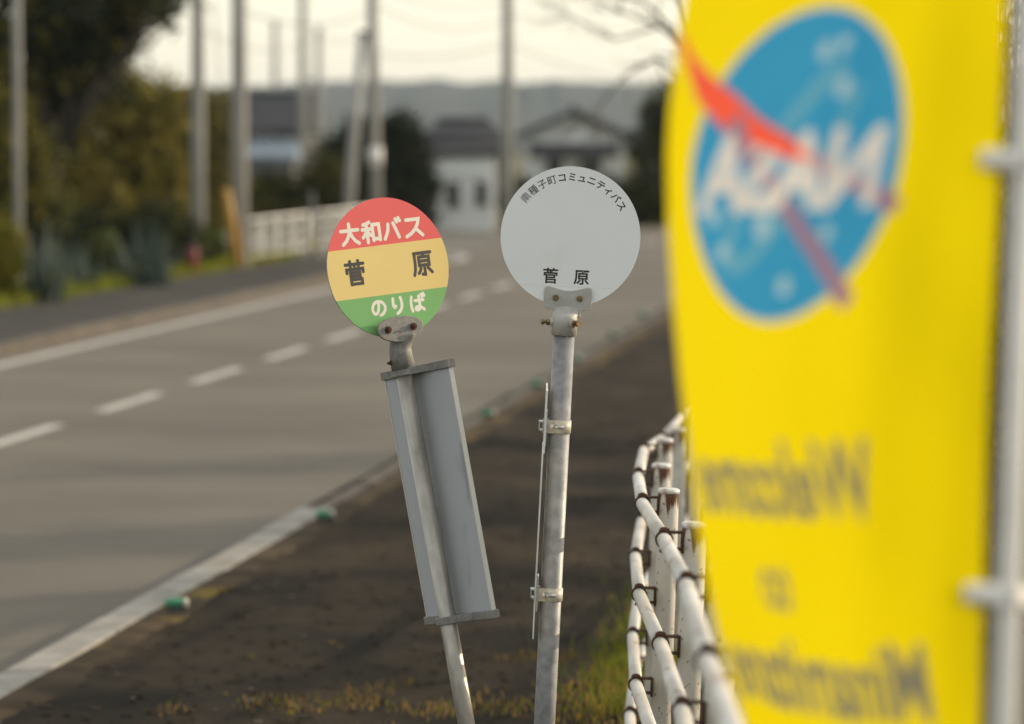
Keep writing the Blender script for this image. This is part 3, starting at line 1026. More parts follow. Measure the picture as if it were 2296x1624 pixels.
# ------------------------------------------------------------------ white pipe fence
H_POST = 1.125
LEAN = R(1.9)
fence_base = Vector((NODES[3].x + 0.078, NODES[3].y, 0))
fence = thing('pipe_fence', 'white tubular guard fence with rusty clamps curving beside the verge', 'fence', fence_base)
pm = MB().tube([(0, 0, -0.15), (0, 0, H_POST - 0.006), (0, 0, H_POST)], [0.0318, 0.0318, 0.0318], 28)
proto_post = pm.build('post', M['post'], fence)
cap = MB().tube([(0, 0, H_POST - 0.008), (0, 0, H_POST + 0.003), (0, 0, H_POST + 0.007)], [0.0335, 0.0335, 0.028], 28).build('cap', M['cap_white'], proto_post)
NODE_Z = H_POST - 0.042
LV = [NODE_Z - 0.274 * k for k in range(4)]
XN = -0.078
def make_clamp(par, z, yaw, slope):
    q = MB()
    dv = Vector((math.sin(yaw), math.cos(yaw), slope)).normalized()
    c = Vector((XN, 0, z))
    q.tube([c - dv * 0.014, c + dv * 0.014], 0.0238, 24)
    q.tube([c - dv * 0.005 - Vector((0, 0, .016)), c - dv * 0.005 - Vector((0.004, 0, .034))], .009, 8)
    q.tube([c + Vector((0, 0, .020)), c + Vector((0, 0, .029)), c + Vector((0, 0, .033))], [.0155, .013, .006], 12)
    q.tube([c - Vector((0, 0, .018)), c - Vector((0, 0, .030))], .006, 8)
    x0, x1 = XN + 0.004, -0.031
    q.box(((x0 + x1) / 2, 0, z + .0205), (x1 - x0, 0.034, .0055))
    q.box(((x0 + x1) / 2 + .008, 0, z - .0235), (x1 - x0 - .016, 0.034, .0055))
    q.box((x1 + 0.001, 0, z - .004), (.007, 0.040, .058))
    return q.build('clamp', M['rust'], par)
def smat():
    return None
posts = []
for i, n in enumerate(NODES):
    p = proto_post if i == 0 else proto_post.copy()
    if i:
        COL.objects.link(p)
        c = cap.copy(); COL.objects.link(c); c.parent = p
    base_w = Vector((n.x + 0.078 - math.sin(LEAN) * NODE_Z, n.y, n.z - NODE_Z))
    p.location = base_w - fence_base
    p.rotation_euler = (0, LEAN, 0)
    posts.append(p)
    a = NODES[max(i - 1, 0)]; b = NODES[min(i + 1, len(NODES) - 1)]
    d = b - a
    for z in LV:
        make_clamp(p, z, math.atan2(d.x, d.y), d.z / d.y)
bpy.context.view_layer.update()
def npos(i, z):
    p = posts[i]
    return p.matrix_basis @ Vector((XN, 0, z))
for i in range(len(NODES) - 1):
    for z in LV:
        a, b = npos(i, z), npos(i + 1, z)
        d = (b - a).normalized()
        MB().tube([a + d * 0.004, b - d * 0.004], 0.0195, 22).build('rail', M['rail'], fence)

# ------------------------------------------------------------------ banner
def lerp_tab(tab, y):
    if y <= tab[0][0]: 
        (y0, a), (y1, b) = tab[0], tab[1]
    elif y >= tab[-1][0]:
        (y0, a), (y1, b) = tab[-2], tab[-1]
    else:
        for (y0, a), (y1, b) in zip(tab, tab[1:]):
            if y <= y1: break
    t = (y - y0) / (y1 - y0)
    return a + (b - a) * t
XLT = [(-420, 1560), (0, 1531), (120, 1515), (250, 1499), (350, 1494), (500, 1497), (700, 1510), (850, 1524), (1000, 1543), (1180, 1565), (1300, 1584), (1400, 1604), (1500, 1632), (1624, 1672), (1900, 1740)]
XRT = [(-420, 2275), (0, 2252), (450, 2236), (900, 2216), (1300, 2208), (1624, 2203), (1900, 2198)]
BD = 4.65
FW, Y_TOP, Y_BOT = 0.60, -420, 1900
MPB = BD / FPX * 1.035
def cloth(s, t):
    """s metres from the pole edge, t metres below the photo's top edge"""
    wv = min(1.0, max(0.0, s / FW))
    y = t / MPB
    xr, xl = lerp_tab(XRT, y), lerp_tab(XLT, YH + (y - YH) * 0.946)
    g = 1.2 * wv - 0.2 * wv * wv
    D = BD + 0.08 * wv + 0.36 * wv * wv + 0.005 * math.sin(wv * 9 + y * 0.0012) + 0.006 * math.sin(y * 0.004 + wv * 4) + 0.004 * math.sin(wv * 23 - y * 0.003) * (0.4 + wv) + 0.003 * math.sin(wv * 11 + y * 0.011)
    x = xr + (xl - xr) * g
    x += -0.10 * (y - 360) * math.sin(math.pi * wv) * (0.85 if y < 700 else max(0.15, .85 - (y - 700) / 900))
    u = ray(x, 800)
    # height is a real drop in metres; the far side of the cloth hangs level
    return Vector((u.x / u.y * D, D, CAM_H + (YH - y) * MPB - 0.02 * wv * (1 - wv)))
ban = thing('banner', 'tall yellow cloth banner seen from behind with blue round emblem and mirrored lettering', 'banner', cloth(0, 1900 * MPB))
boff = ban.location.copy()
def cl_n(s, t):
    e = 0.004
    a = cloth(s + e, t) - cloth(s - e, t)
    b = cloth(s, t + e) - cloth(s, t - e)
    n = a.cross(b).normalized()
    return -n if n.y > 0 else n
def put(s, t, h):
    return cloth(s, t) + cl_n(s, t) * h - boff
# the print is dyed into the cloth: one layer of small cells, each owned by the part it belongs to
CELL = 0.003
NS = int(FW / CELL)
NT = int((Y_BOT - Y_TOP) * MPB / CELL)
sc_, tc_, rc_ = 0.345, 362 * MPB, 348 * MPB
owner = np.zeros((NT, NS), dtype=np.int32)
gs, gt = np.meshgrid((np.arange(NS) + .5) * CELL, (np.arange(NT) + .5) * CELL + Y_TOP * MPB)
gy = tc_ - gt
gx = np.where(gt < 830 * MPB, (gs - sc_ - 0.006) * 1.02 + 0.13 * gy, gs - sc_)            # artwork coordinates as the front reader sees them
def paint_tris(v, f, k, mask=None):
    for face in f:
        for q in range(1, len(face) - 1):
            a, b, c = (v[face[0]], v[face[q]], v[face[q + 1]])
            x0, x1 = min(a[0], b[0], c[0]), max(a[0], b[0], c[0])
            y0, y1 = min(a[1], b[1], c[1]), max(a[1], b[1], c[1])
            i0_, i1_ = max(0, int((x0 / 1.02 - .07 + sc_) / CELL)), min(NS, int((x1 + .08 + sc_) / CELL) + 2)
            j0_, j1_ = max(0, int((tc_ - y1 - Y_TOP * MPB) / CELL) - 1), min(NT, int((tc_ - y0 - Y_TOP * MPB) / CELL) + 2)
            if i1_ <= i0_ or j1_ <= j0_: continue
            X, Y_ = gx[j0_:j1_, i0_:i1_], gy[j0_:j1_, i0_:i1_]
            d = lambda p, r_: (r_[0] - p[0]) * (Y_ - p[1]) - (r_[1] - p[1]) * (X - p[0])
            e1, e2, e3 = d(a, b), d(b, c), d(c, a)
            ins = ((e1 >= 0) & (e2 >= 0) & (e3 >= 0)) | ((e1 <= 0) & (e2 <= 0) & (e3 <= 0))
            if mask is not None: ins &= mask[j0_:j1_, i0_:i1_]
            owner[j0_:j1_, i0_:i1_][ins] = k
def ribbon(pts, w0, w1):
    pts = [Vector(p) for p in pts]
    n = len(pts)
    v = []
    for i, p in enumerate(pts):
        t = (pts[min(i + 1, n - 1)] - pts[max(i - 1, 0)]).normalized()
        ww = (w0 + (w1 - w0) * i / (n - 1)) / 2
        nn = Vector((-t.y, t.x)) * ww
        v += [tuple(p + nn), tuple(p - nn)]
    return v, [(2 * i, 2 * i + 1, 2 * i + 3, 2 * i + 2) for i in range(n - 1)]
rr_ = np.hypot(gx, gy)
inside = rr_ < rc_
owner[rr_ < rc_ * 1.022] = 1
owner[inside] = 2
Q = rc_ / 0.212
orb = []
for i in range(37):
    a = R(28 + 304 * i / 36)
    x, y = .172 * math.cos(a), .050 * math.sin(a)
    ca, sa = math.cos(R(125)), math.sin(R(125))
    orb.append(((x * ca - y * sa) * Q, (x * sa + y * ca) * Q))
v, f = ribbon(orb, .016 * Q, .026 * Q)
paint_tris(v, f, 3)
STARS = ((-.02, .155, .014), (-.075, .105, .015), (.15, -.075, .014), (.035, -.085, .018), (-.03, -.165, .014), (-.10, -.09, .012), (.12, -.125, .013), (-.055, .165, .012))
for k, (x, y, r_) in enumerate(STARS):
    owner[np.hypot(gx - x * Q, gy - y * Q) < r_ * Q] = 20 + k
qs = lambda pts: [(x * Q, y * Q) for x, y in pts]
def trail(pts, ws):
    pts = [Vector(p) for p in qs(pts)]
    n = len(pts); v = []
    for i, p in enumerate(pts):
        t = (pts[min(i + 1, n - 1)] - pts[max(i - 1, 0)]).normalized()
        nn = Vector((-t.y, t.x)) * ws[i] * Q / 2
        v += [tuple(p + nn), tuple(p - nn)]
    return v, [(2 * i, 2 * i + 1, 2 * i + 3, 2 * i + 2) for i in range(n - 1)]
UP = [(.293, .178), (.255, .138), (.216, .104), (.150, .071), (.095, .046), (.001, .0215), (-.07, -.0015), (-.18, -.037), (-.225, -.056)]
v, f = trail(UP, [.008, .020, .040, .052, .046, .028, .024, .024, .024])
paint_tris(v, f, 5)
v, f = trail(UP[:6], [.008, .018, .036, .046, .038, .022])
paint_tris(v, f, 4)
v, f = trail([(.1425, .058), (.104, .028), (.016, -.037), (-.050, -.089), (-.123, -.147), (-.165, -.185)], [.04, .03, .026, .026, .028, .03])
paint_tris(v, f, 5)
vs_, fs_ = text_geo('NASA', 0.150, 0.0062, 0.0)
xs = [p.x for p in vs_]
k = 0.375 * Q / (max(xs) - min(xs))
letters = [(p.x * k, ((p.y - 0.054) * 1.05 - 0.006) * 0.92 * Q - (p.x * k) * 0.05) for p in vs_]
paint_tris(letters, fs_, 6)
v, f = trail(UP[4:6] + [(-.045, .008)], [.030, .020, .006])
paint_tris(v, f, 4)
def line(txt, size, px, py, width, rise, key, shear=0.25, off=0.0036):
    vs_, fs_ = text_geo(txt, size, off, shear)
    xs = [p.x for p in vs_]
    k = width / (max(xs) - min(xs))
    v = [(px + (p.x - (max(xs) + min(xs)) / 2) * k, tc_ - py * MPB + (p.y - size * .36) - (p.x * k) * rise) for p in vs_]
    paint_tris(v, fs_, key)
line('Welcome', 0.135, 0.036, 1068, 0.385, 0.07, 7)
line('to', 0.100, 0.062, 1308, 0.070, 0.0, 8, 0.25, 0.0015)
line('Minamitane', 0.135, -0.014, 1510, 0.49, 0.04, 9)
grid = [[cloth(FW * i / NS, Y_TOP * MPB + CELL * j) - boff for i in range(NS + 1)] for j in range(NT + 1)]
def cells(name, keys, m, par):
    js, is_ = np.nonzero(np.isin(owner, keys))
    idx, vs, fs = {}, [], []
    for j, i in zip(js.tolist(), is_.tolist()):
        q = []
        for a in ((j, i), (j, i + 1), (j + 1, i + 1), (j + 1, i)):
            if a not in idx:
                idx[a] = len(vs)
                vs.append(grid[a[0]][a[1]])
            q.append(idx[a])
        fs.append(tuple(q))
    o = raw(name, vs, fs, m, parent=par)
    o.data.polygons.foreach_set('use_smooth', [True] * len(fs))
    return o
cells('cloth', [0], M['flag'], ban)
emb = cells('emblem', [2], M['flag_blue'], ban)
cells('emblem_rim', [1], M['flag_rim'], emb)
cells('orbit', [3], M['flag_pale'], emb)
for k in range(len(STARS)):
    cells('star', [20 + k], M['flag_star'], emb)
cells('wing', [4], M['flag_red'], emb)
cells('wing', [5], M['flag_purple'], emb)
cells('initials', [6], M['flag_white'], emb)
for k in (7, 8, 9):
    cells('lettering', [k], M['flag_grey'], ban)
# white loops holding the cloth to its pole
def pole_pt(y):
    D = BD - 0.01
    x = 2290 + (2258 - 2290) * (y - 500) / 1124.0
    u = ray(x, 800)
    return Vector((u.x / u.y * D, D, CAM_H + (YH - y) * MPB))
for y in (-250, 355, 1300):
    c = pole_pt(y + 5) - boff
    e = cloth(0.012, y * MPB) - boff + Vector((0, -0.004, 0))
    mb = MB()
    mid = (c + e) / 2
    mb.tube([e + Vector((-.014, 0, 0)), e, mid, c + Vector((0, -.022, 0)), c + Vector((.020, 0, 0)), c + Vector((0, .022, 0)), mid + Vector((0, .010, 0)), e + Vector((-.012, .007, 0))],
            [.012, .0135, .0135, .0135, .0135, .0135, .0135, .010], 10)
    mb.build('loop', M['loop'], ban)
a, b = pole_pt(-500), pole_pt(1624)
dv = (a - b).normalized()
gb = b - dv * (b.z / dv.z)
fp = thing('banner_pole', 'pale slender pole holding the yellow banner by white loops', 'pole', gb)
MB().tube([(0, 0, -0.2), (a - gb) * 0.55, (a - gb) * 0.56, a - gb], [.0185, .0185, .0155, .0155], 20).build('shaft', M['pole_white'], fp)
MB().tube([(a - gb) * 0.545, (a - gb) * 0.565], .0215, 20).build('joint', M['white_plastic'], fp)
MB().tube([a - gb, a - gb + Vector((0, 0, .03))], [.0135, .010], 16).build('cap', M['white_plastic'], fp)

# ------------------------------------------------------------------ vegetation
def leaf_cloud(rng, blobs, n, size, clump, nm=3, per=14):
    """leaf faces gathered in clumps spread through several ellipsoids; returns verts, faces, material index"""
    vol = np.array([b[3] * b[4] * b[5] for b in blobs]) ** 0.75
    vol = vol / vol.sum()
    nc = max(3, n // per)
    which = rng.choice(len(blobs), nc, p=vol)
    d = rng.normal(size=(nc, 3)); d /= np.linalg.norm(d, axis=1)[:, None]
    rad = rng.uniform(0.15, 1.0, nc) ** 0.45
    rad *= rng.uniform(0.82, 1.12, nc)
    B = np.array(blobs)[which]
    cc = B[:, :3] + d * rad[:, None] * B[:, 3:6]
    cm = rng.integers(0, nm, nc)
    c = np.repeat(cc, per, 0) + rng.normal(size=(nc * per, 3)) * clump * 0.55
    mi = np.repeat(cm, per)
    flip = rng.random(nc * per) < 0.25
    mi = np.where(flip, rng.integers(0, nm, nc * per), mi)
    m = len(c)
    t = rng.normal(size=(m, 3)); t /= np.linalg.norm(t, axis=1)[:, None]
    q = rng.normal(size=(m, 3)); b = np.cross(t, q); b /= np.linalg.norm(b, axis=1)[:, None]
    l = size * rng.uniform(0.6, 1.35, m)[:, None]
    v = np.stack([c - t * l, c - b * l * .42 + t * l * .1, c + t * l, c + b * l * .42 + t * l * .1], 1).reshape(-1, 3)
    f = np.arange(4 * m).reshape(-1, 4)
    return v, f, mi

def tree(name, label, cat, base, blobs, mats, n, size, clump, seed, trunk_r=0.1, bark='bark', group=None, trunk=True):
    rng = np.random.default_rng(seed)
    t = thing(name, label, cat, base, group)
    base = Vector(base)
    rel = [(b[0] - base.x, b[1] - base.y, b[2] - base.z, b[3], b[4], b[5]) for b in blobs]
    v, f, mi = leaf_cloud(rng, rel, n, size, clump, len(mats))
    raw('crown', v.tolist(), f.tolist(), [M[m] for m in mats], mi.tolist(), parent=t)
    mb = MB()
    top = max(r_[2] for r_ in rel)
    fork = Vector((0, 0, min(r_[2] - r_[5] * .5 for r_ in rel) if trunk else 0.1))
    fork.z = max(0.15, min(fork.z, top * .6))
    mb.tube([(0, 0, -0.3), (trunk_r * .2, 0, fork.z * .5), fork], [trunk_r * 1.25, trunk_r, trunk_r * .85], 10)
    for r_ in rel:
        e = Vector(r_[:3]) + Vector((0, 0, r_[5] * 0.3))
        m = fork.lerp(e, 0.5) + Vector((rng.uniform(-.1, .1), rng.uniform(-.1, .1), 0)) * r_[3]
        mb.tube([fork - Vector((0, 0, trunk_r * .3)), m, e], [trunk_r * .7, trunk_r * .4, trunk_r * .12], 8)
        for q in range(4):
            dd = Vector(rng.normal(size=3)).normalized()
            e2 = Vector(r_[:3]) + Vector((dd.x * r_[3], dd.y * r_[4], dd.z * r_[5])) * .8
            mb.tube([m, m.lerp(e2, .5) + Vector((0, 0, .05)), e2], [trunk_r * .3, trunk_r * .2, trunk_r * .06], 6)
    mb.build('trunk', M[bark], t)
    return t

def blob(px, py, D, rpx, rpy, dd=0.8, dep=0.8):
    c = at(px, py, D + dd * 0)
    return (c.x, c.y, c.z, rpx * mpp(D), dep * rpx * mpp(D), rpy * mpp(D))
def gb_at(px, D, z=0.0):
    p = at(px, YH, D)
    return (p.x, p.y, z)

tree('tree', 'tall dark evergreen tree overhanging the top left, its bough reaching into the sky', 'tree', gb_at(120, 72),
     [blob(40, 60, 72, 170, 170), blob(200, 20, 72, 130, 130), blob(310, -40, 72, 95, 85), blob(-80, 200, 72, 140, 180), blob(150, 160, 73, 150, 110), blob(255, 95, 73, 75, 60), blob(375, 0, 71, 48, 50), blob(320, 20, 72, 70, 50), blob(60, 300, 74, 140, 120)],
     ['leaf_dark', 'leaf_black', 'leaf_dark', 'leaf_olive'], 17000, 0.11, 0.25, 1, 0.12)
tree('tree', 'olive brown broad tree in the middle of the left roadside thicket', 'tree', gb_at(230, 79),
     [blob(230, 300, 79, 150, 120), blob(330, 240, 79, 85, 80), blob(140, 380, 78, 110, 120), blob(300, 400, 79, 120, 100), blob(215, 200, 79, 80, 60), blob(180, 470, 78, 150, 80), blob(320, 480, 79, 110, 80)],
     ['leaf_olive', 'leaf_mid', 'leaf_brown', 'leaf_olive'], 20000, 0.10, 0.25, 2, 0.16)
tree('tree', 'khaki tree crown just left of the grey utility pole pair', 'tree', gb_at(450, 88),
     [blob(440, 330, 88, 85, 120), blob(490, 290, 88, 50, 90), blob(400, 270, 88, 60, 70), blob(480, 420, 88, 60, 80), blob(430, 470, 88, 90, 60)],
     ['leaf_brown', 'leaf_olive', 'leaf_mid'], 12000, 0.10, 0.25, 3, 0.13)
tree('tree', 'dull green tree at the left edge of the photo behind the thin pole', 'tree', gb_at(20, 66),
     [blob(10, 370, 66, 110, 130), blob(70, 470, 66, 90, 70), blob(-60, 280, 66, 110, 110)],
     ['leaf_mid', 'leaf_olive', 'leaf_dark'], 8000, 0.09, 0.22, 4, 0.13)
tree('shrub', 'dark low shrub thicket behind the bluish spiky plants', 'shrub', gb_at(240, 67),
     [blob(160, 530, 67, 90, 55), blob(260, 545, 67, 95, 60), blob(360, 520, 67, 80, 60), blob(420, 560, 67, 50, 45)],
     ['leaf_dark', 'leaf_black', 'leaf_mid'], 8000, 0.07, 0.18, 5, 0.05)
tree('shrub', 'rounded yellow green shrub at the far left edge by the grass', 'shrub', gb_at(-10, 53),
     [blob(0, 575, 53, 55, 105), blob(-40, 590, 53, 60, 100)],
     ['leaf_yellow', 'leaf_olive', 'leaf_yellow', 'leaf_green'], 5000, 0.05, 0.12, 6, 0.04)
tree('shrub', 'bright green shrub at the foot of the utility poles behind the red post', 'shrub', gb_at(476, 69),
     [blob(478, 560, 69, 32, 50), blob(455, 590, 69, 25, 25)],
     ['leaf_green', 'leaf_mid', 'leaf_green'], 2200, 0.05, 0.12, 7, 0.03)
tree('tree', 'dark round topped tree standing left of the white hut', 'tree', gb_at(860, 99),
     [blob(860, 400, 99, 105, 120), blob(820, 340, 99, 70, 75), blob(900, 330, 99, 60, 85), blob(770, 415, 98, 82, 120), blob(750, 450, 98, 70, 85), blob(800, 350, 99, 60, 80), blob(925, 430, 99, 58, 110), blob(860, 480, 99, 120, 60), blob(770, 380, 99, 45, 60)],
     ['leaf_black', 'leaf_dark', 'leaf_black', 'leaf_black'], 27000, 0.09, 0.22, 8, 0.15)
tree('tree', 'dark tree to the right of the gabled house beside the banner edge', 'tree', gb_at(1475, 108),
     [blob(1475, 400, 108, 75, 130), blob(1500, 270, 108, 70, 90), blob(1440, 480, 108, 50, 60), blob(1560, 350, 108, 90, 130)],
     ['leaf_dark', 'leaf_black', 'leaf_mid', 'leaf_dark'], 10000, 0.10, 0.25, 9, 0.15)
tree('hedge', 'dark hedge below the gabled house behind the white disc', 'hedge', gb_at(1290, 112),
     [blob(1200, 450, 112, 80, 50), blob(1310, 440, 112, 90, 55), blob(1410, 460, 112, 80, 50)],
     ['leaf_black', 'leaf_dark', 'leaf_dark'], 7000, 0.10, 0.25, 10, 0.06)
tree('shrub', 'brownish green shrub behind the white railing between the utility poles', 'shrub', gb_at(620, 86),
     [blob(600, 440, 86, 60, 60), blob(680, 450, 86, 70, 65), blob(640, 490, 86, 100, 40), blob(730, 420, 86, 45, 90)],
     ['leaf_dark', 'leaf_mid', 'leaf_brown', 'leaf_black'], 7000, 0.08, 0.2, 11, 0.06)

# spiky bluish plants
def agave(label, px, py, h, spread, seed):
    p = gr(px, py, 0.08)
    t = thing('spiky_plant', label, 'plant', p, 'bluish spiky plants on the grass bank')
    rng = random.Random(seed)
    vs, fs, mi = [], [], []
    for i in range(46):
        a = rng.uniform(0, 6.283)
        tilt = rng.uniform(0.05, 1.0)
        L_ = h * rng.uniform(0.65, 1.05)
        wd = rng.uniform(0.02, 0.045)
        dx, dy = math.cos(a), math.sin(a)
        ox, oy = rng.uniform(-.5, .5) * spread, rng.uniform(-.3, .3) * spread
        n = len(vs)
        for k in range(5):
            s = k / 4
            r_ = math.sin(tilt) * L_ * s * (0.6 + .4 * s)
            z = math.cos(tilt) * L_ * s - 0.18 * L_ * tilt * s * s
            ww = wd * (1 - s) ** .6 if s < 1 else 0.001
            vs += [(ox + dx * r_ - dy * ww, oy + dy * r_ + dx * ww, z), (ox + dx * r_ + dy * ww, oy + dy * r_ - dx * ww, z)]
        for k in range(4):
            fs.append((n + 2 * k, n + 2 * k + 1, n + 2 * k + 3, n + 2 * k + 2))
            mi.append(i % 2)
    raw('leaves', vs, fs, [M['leaf_blue'], M['leaf_blue2']], mi, parent=t)
    MB().tube([(0, 0, -.1), (0, 0, .12)], [.05, .03], 8).build('stem', M['bark'], t)
agave('bluish spiky plant beside the yellow green shrub at far left', 95, 678, 1.28, 0.45, 1)
agave('low bluish spiky plant under the middle of the thicket', 170, 655, 0.85, 0.6, 2)
agave('tallest bluish spiky plant, left of the red post', 335, 642, 1.12, 0.5, 3)
agave('small dark spiky plant between the two larger clumps', 285, 640, 0.75, 0.4, 4)
tree('shrub', 'mid green leafy shrub between the bluish spiky plants', 'shrub', gb_at(235, 61),
     [blob(235, 575, 61, 38, 55), blob(215, 600, 61, 30, 35)], ['leaf_green', 'leaf_mid', 'leaf_dark'], 2200, 0.05, 0.12, 17, 0.03)
# bare tree whose branches reach in from behind the banner
def bare_tree(name, label, base, segs, seed, mat_, depth=4, r0=0.09):
    t = thing(name, label, 'tree', base)
    rng = random.Random(seed)
    base = Vector(base)
    trunk, twigs = MB(), MB()
    def grow(p, d, L_, r_, lev):
        pts = [p]
        q = p.copy(); dd = d.copy()
        n = 5
        for k in range(n):
            dd = (dd + Vector((rng.uniform(-.22, .22), rng.uniform(-.22, .22), rng.uniform(-.10, .16)))).normalized()
            q = q + dd * L_ / n
            pts.append(q.copy())
        rs = [r_ * (1 - .6 * k / n) for k in range(n + 1)]
        (trunk if lev == 0 else twigs).tube(pts, rs, 8 if lev < 2 else 5, cap=False)
        if lev < depth:
            for k in range(rng.randint(3, 5)):
                i = rng.randint(1, n)
                s = (dd + Vector((rng.uniform(-1, 1), rng.uniform(-1, 1), rng.uniform(-.5, .8))) * .8).normalized()
                grow(pts[i], s, L_ * rng.uniform(.5, .75), rs[i] * .62, lev + 1)
    for (pts_, rr) in segs:
        trunk.tube([Vector(p) - base for p in pts_], rr, 10)
        e = Vector(pts_[-1]) - base
        d = (Vector(pts_[-1]) - Vector(pts_[-2])).normalized()
        for k in range(4):
            s = (d + Vector((rng.uniform(-.6, .6), rng.uniform(-.5, .5), rng.uniform(-.5, .5)))).normalized()
            grow(e, s, rng.uniform(.35, .6), rr[-1] * .8, 1)
        if len(pts_) > 2:
            for k in range(3):
                i = rng.randint(1, len(pts_) - 1)
                m = Vector(pts_[i]) - base
                s = (d + Vector((rng.uniform(-.8, .8), rng.uniform(-.6, .6), rng.uniform(-.8, .8)))).normalized()
                grow(m, s, rng.uniform(.3, .5), rr[i] * .6, 2)
    trunk.build('trunk', M[mat_], t)
    twigs.build('twigs', M[mat_], t)
    return t
TD = 42
tb_ = gb_at(1720, TD)
bare_tree('bare_tree', 'leafless tree with thin branches reaching left from behind the banner', tb_,
          [([tb_, at(1700, 420, TD), at(1660, 260, TD), at(1610, 170, TD)], [.11, .085, .06, .045]),
           ([at(1660, 260, TD), at(1560, 120, TD), at(1480, 60, TD), at(1400, 30, TD)], [.05, .032, .02, .012]),
           ([at(1610, 170, TD), at(1540, 40, TD), at(1500, -80, TD)], [.04, .028, .018]),
           ([at(1660, 260, TD), at(1560, 190, TD), at(1470, 130, TD), at(1400, 170, TD), at(1345, 235, TD)], [.04, .028, .022, .016, .010]),
           ([at(1560, 120, TD), at(1440, 0, TD), at(1340, -20, TD)], [.03, .02, .012]),
           ([at(1480, 60, TD), at(1380, 90, TD), at(1290, 40, TD)], [.018, .012, .007])], 5, 'twig', 3)

# dry shrubs on the far side of the fence, right of the banner
def dry_shrub(label, px, D, hgt, rad, seed, mats=('leaf_brown', 'leaf_olive', 'leaf_dark'), nl=8000):
    b = Vector(gb_at(px, D, -0.1))
    t = thing('dry_shrub', label, 'shrub', b, 'dry shrubs behind the banner')
    rng = random.Random(seed)
    mb = MB()
    for i in range(90):
        a = rng.uniform(0, 6.283)
        r1, r2 = rad * rng.uniform(0, .5), rad * rng.uniform(.2, 1.1)
        h = hgt * rng.uniform(.5, 1.05)
        p0 = Vector((math.cos(a) * r1, math.sin(a) * r1, 0))
        p2 = Vector((math.cos(a + rng.uniform(-.8, .8)) * r2, math.sin(a) * r2, h))
        p1 = p0.lerp(p2, .5) + Vector((rng.uniform(-.12, .12), rng.uniform(-.12, .12), 0))
        q = rng.uniform(.004, .012)
        mb.tube([p0, p1, p2], [q, q * .7, q * .3], 5, cap=False)
    mb.build('twigs', M['dry_twig'], t)
    g2 = np.random.default_rng(seed)
    v, f, mi = leaf_cloud(g2, [(0, 0, hgt * .55, rad, rad, hgt * .5), (0.1, 0, hgt * .3, rad, rad, hgt * .3)], nl, 0.032, 0.08, len(mats))
    raw('leaves', v.tolist(), f.tolist(), [M[m] for m in mats], mi.tolist(), parent=t)
dry_shrub('brown twiggy shrub at the right edge behind the banner pole', 2330, 17.5, 3.9, 0.66, 3)
dry_shrub('sparser brown shrub farther back, right of the banner', 2260, 24, 3.7, 0.8, 4)

for (X, Y, h, r_, sd, lab) in ((4.6, 21.5, 3.0, .8, 21, 'rounded bank shrub nearest to the bend of the pipe fence'), (5.2, 25.5, 2.6, .9, 22, 'low bank shrub second along from the fence bend'),
                               (6.0, 30.5, 3.0, 1.0, 23, 'tall bank shrub farthest along the right bank')):
    tree('bank_shrub', lab, 'shrub', (X, Y, 0.0), [(X, Y, h * .62, r_, r_, h * .4), (X + r_ * .5, Y + .3, h * .45, r_, r_, h * .35), (X - r_ * .5, Y, h * .4, r_ * .8, r_ * .8, h * .3)],
         ['leaf_dark', 'leaf_mid', 'leaf_brown'], 4500, 0.06, 0.15, sd, 0.05, group='shrubs on the right bank')

# ------------------------------------------------------------------ utility poles and wires
def upole(label, px, D, r_, top, tilt=0.0, arm=True, px_top=None, extra=None):
    b = Vector(gb_at(px, D))
    t = thing('utility_pole', label, 'utility pole', b, 'utility poles along the far road')
    tx = tilt * top
    MB().tube([(0, 0, -.5), (tx * .5, 0, top * .5), (tx, 0, top)], [r_, r_ * .88, r_ * .76], 18).build('shaft', M['concrete'], t)
    if arm:
        mb = MB()
        mb.box((tx, -.14, top - .35), (1.5, .08, .09))
        mb.build('crossarm', M['steel_dark'], t)
        mb = MB()
        for k in (-.65, -.25, .25, .65):
            mb.tube([(tx + k, -.14, top - .305), (tx + k, -.14, top - .24), (tx + k, -.14, top - .14)], [.03, .05, .025], 10)
        mb.build('insulator', M['white_plastic'], t)
    if extra == 'band':
        z = 2.3 + (YH - 352) * mpp(D)
        MB().tube([(tx * z / top, 0, z - .22), (tx * z / top, 0, z + .22)], r_ * .93 + .03, 18).build('band', M['white_plastic'], t)
    if extra == 'box':
        z = top - 1.1
        MB().tube([(tx - .42, -.05, z - .35), (tx - .42, -.05, z + .30), (tx - .42, -.05, z + .36)], [.2, .2, .12], 16).build('transformer', M['concrete'], t)
    return t
upole('slender brownish pole at far left in front of the dark trees', 40, 63, 0.075, 8.5, 0.0, False)
upole('grey concrete pole behind the red post, left of the thick pole', 443, 71, 0.135, 9.5, 0.004)
upole('thickest grey concrete pole at the start of the white railing', 538, 68, 0.15, 9.5, -0.002)
upole('tall concrete pole with a pale band, above the red and yellow disc', 845, 86, 0.135, 9.8, -0.018, True, extra='band')
upole('concrete pole rising behind the white disc, left of the gabled house', 1138, 96, 0.155, 10.5, 0.0, True)
upole('short topped far pole between the thick pole and the round tree', 618, 190, 0.20, 2.3 + (318 - 48) * mpp(190), 0, False)
upole('tall faint far pole above the grey house', 680, 150, 0.19, 11, 0, True)
upole('pole with its top showing, right above the white railing', 715, 120, 0.13, 2.3 + (318 - 62) * mpp(120), 0, False)
# leaning brace pole
b0 = Vector(gb_at(772, 85)); b1 = at(813, 72, 86)
st = thing('brace_pole', 'leaning concrete pole close beside the tall banded pole', 'utility pole', b0)
MB().tube([(0, 0, -.4), (b1 - b0) * .5, b1 - b0], [.12, .11, .095], 16).build('shaft', M['concrete'], st)
MB().tube([(b1 - b0) * .985, (b1 - b0) * 1.0], [.115, .115], 16).build('collar', M['steel_dark'], st)

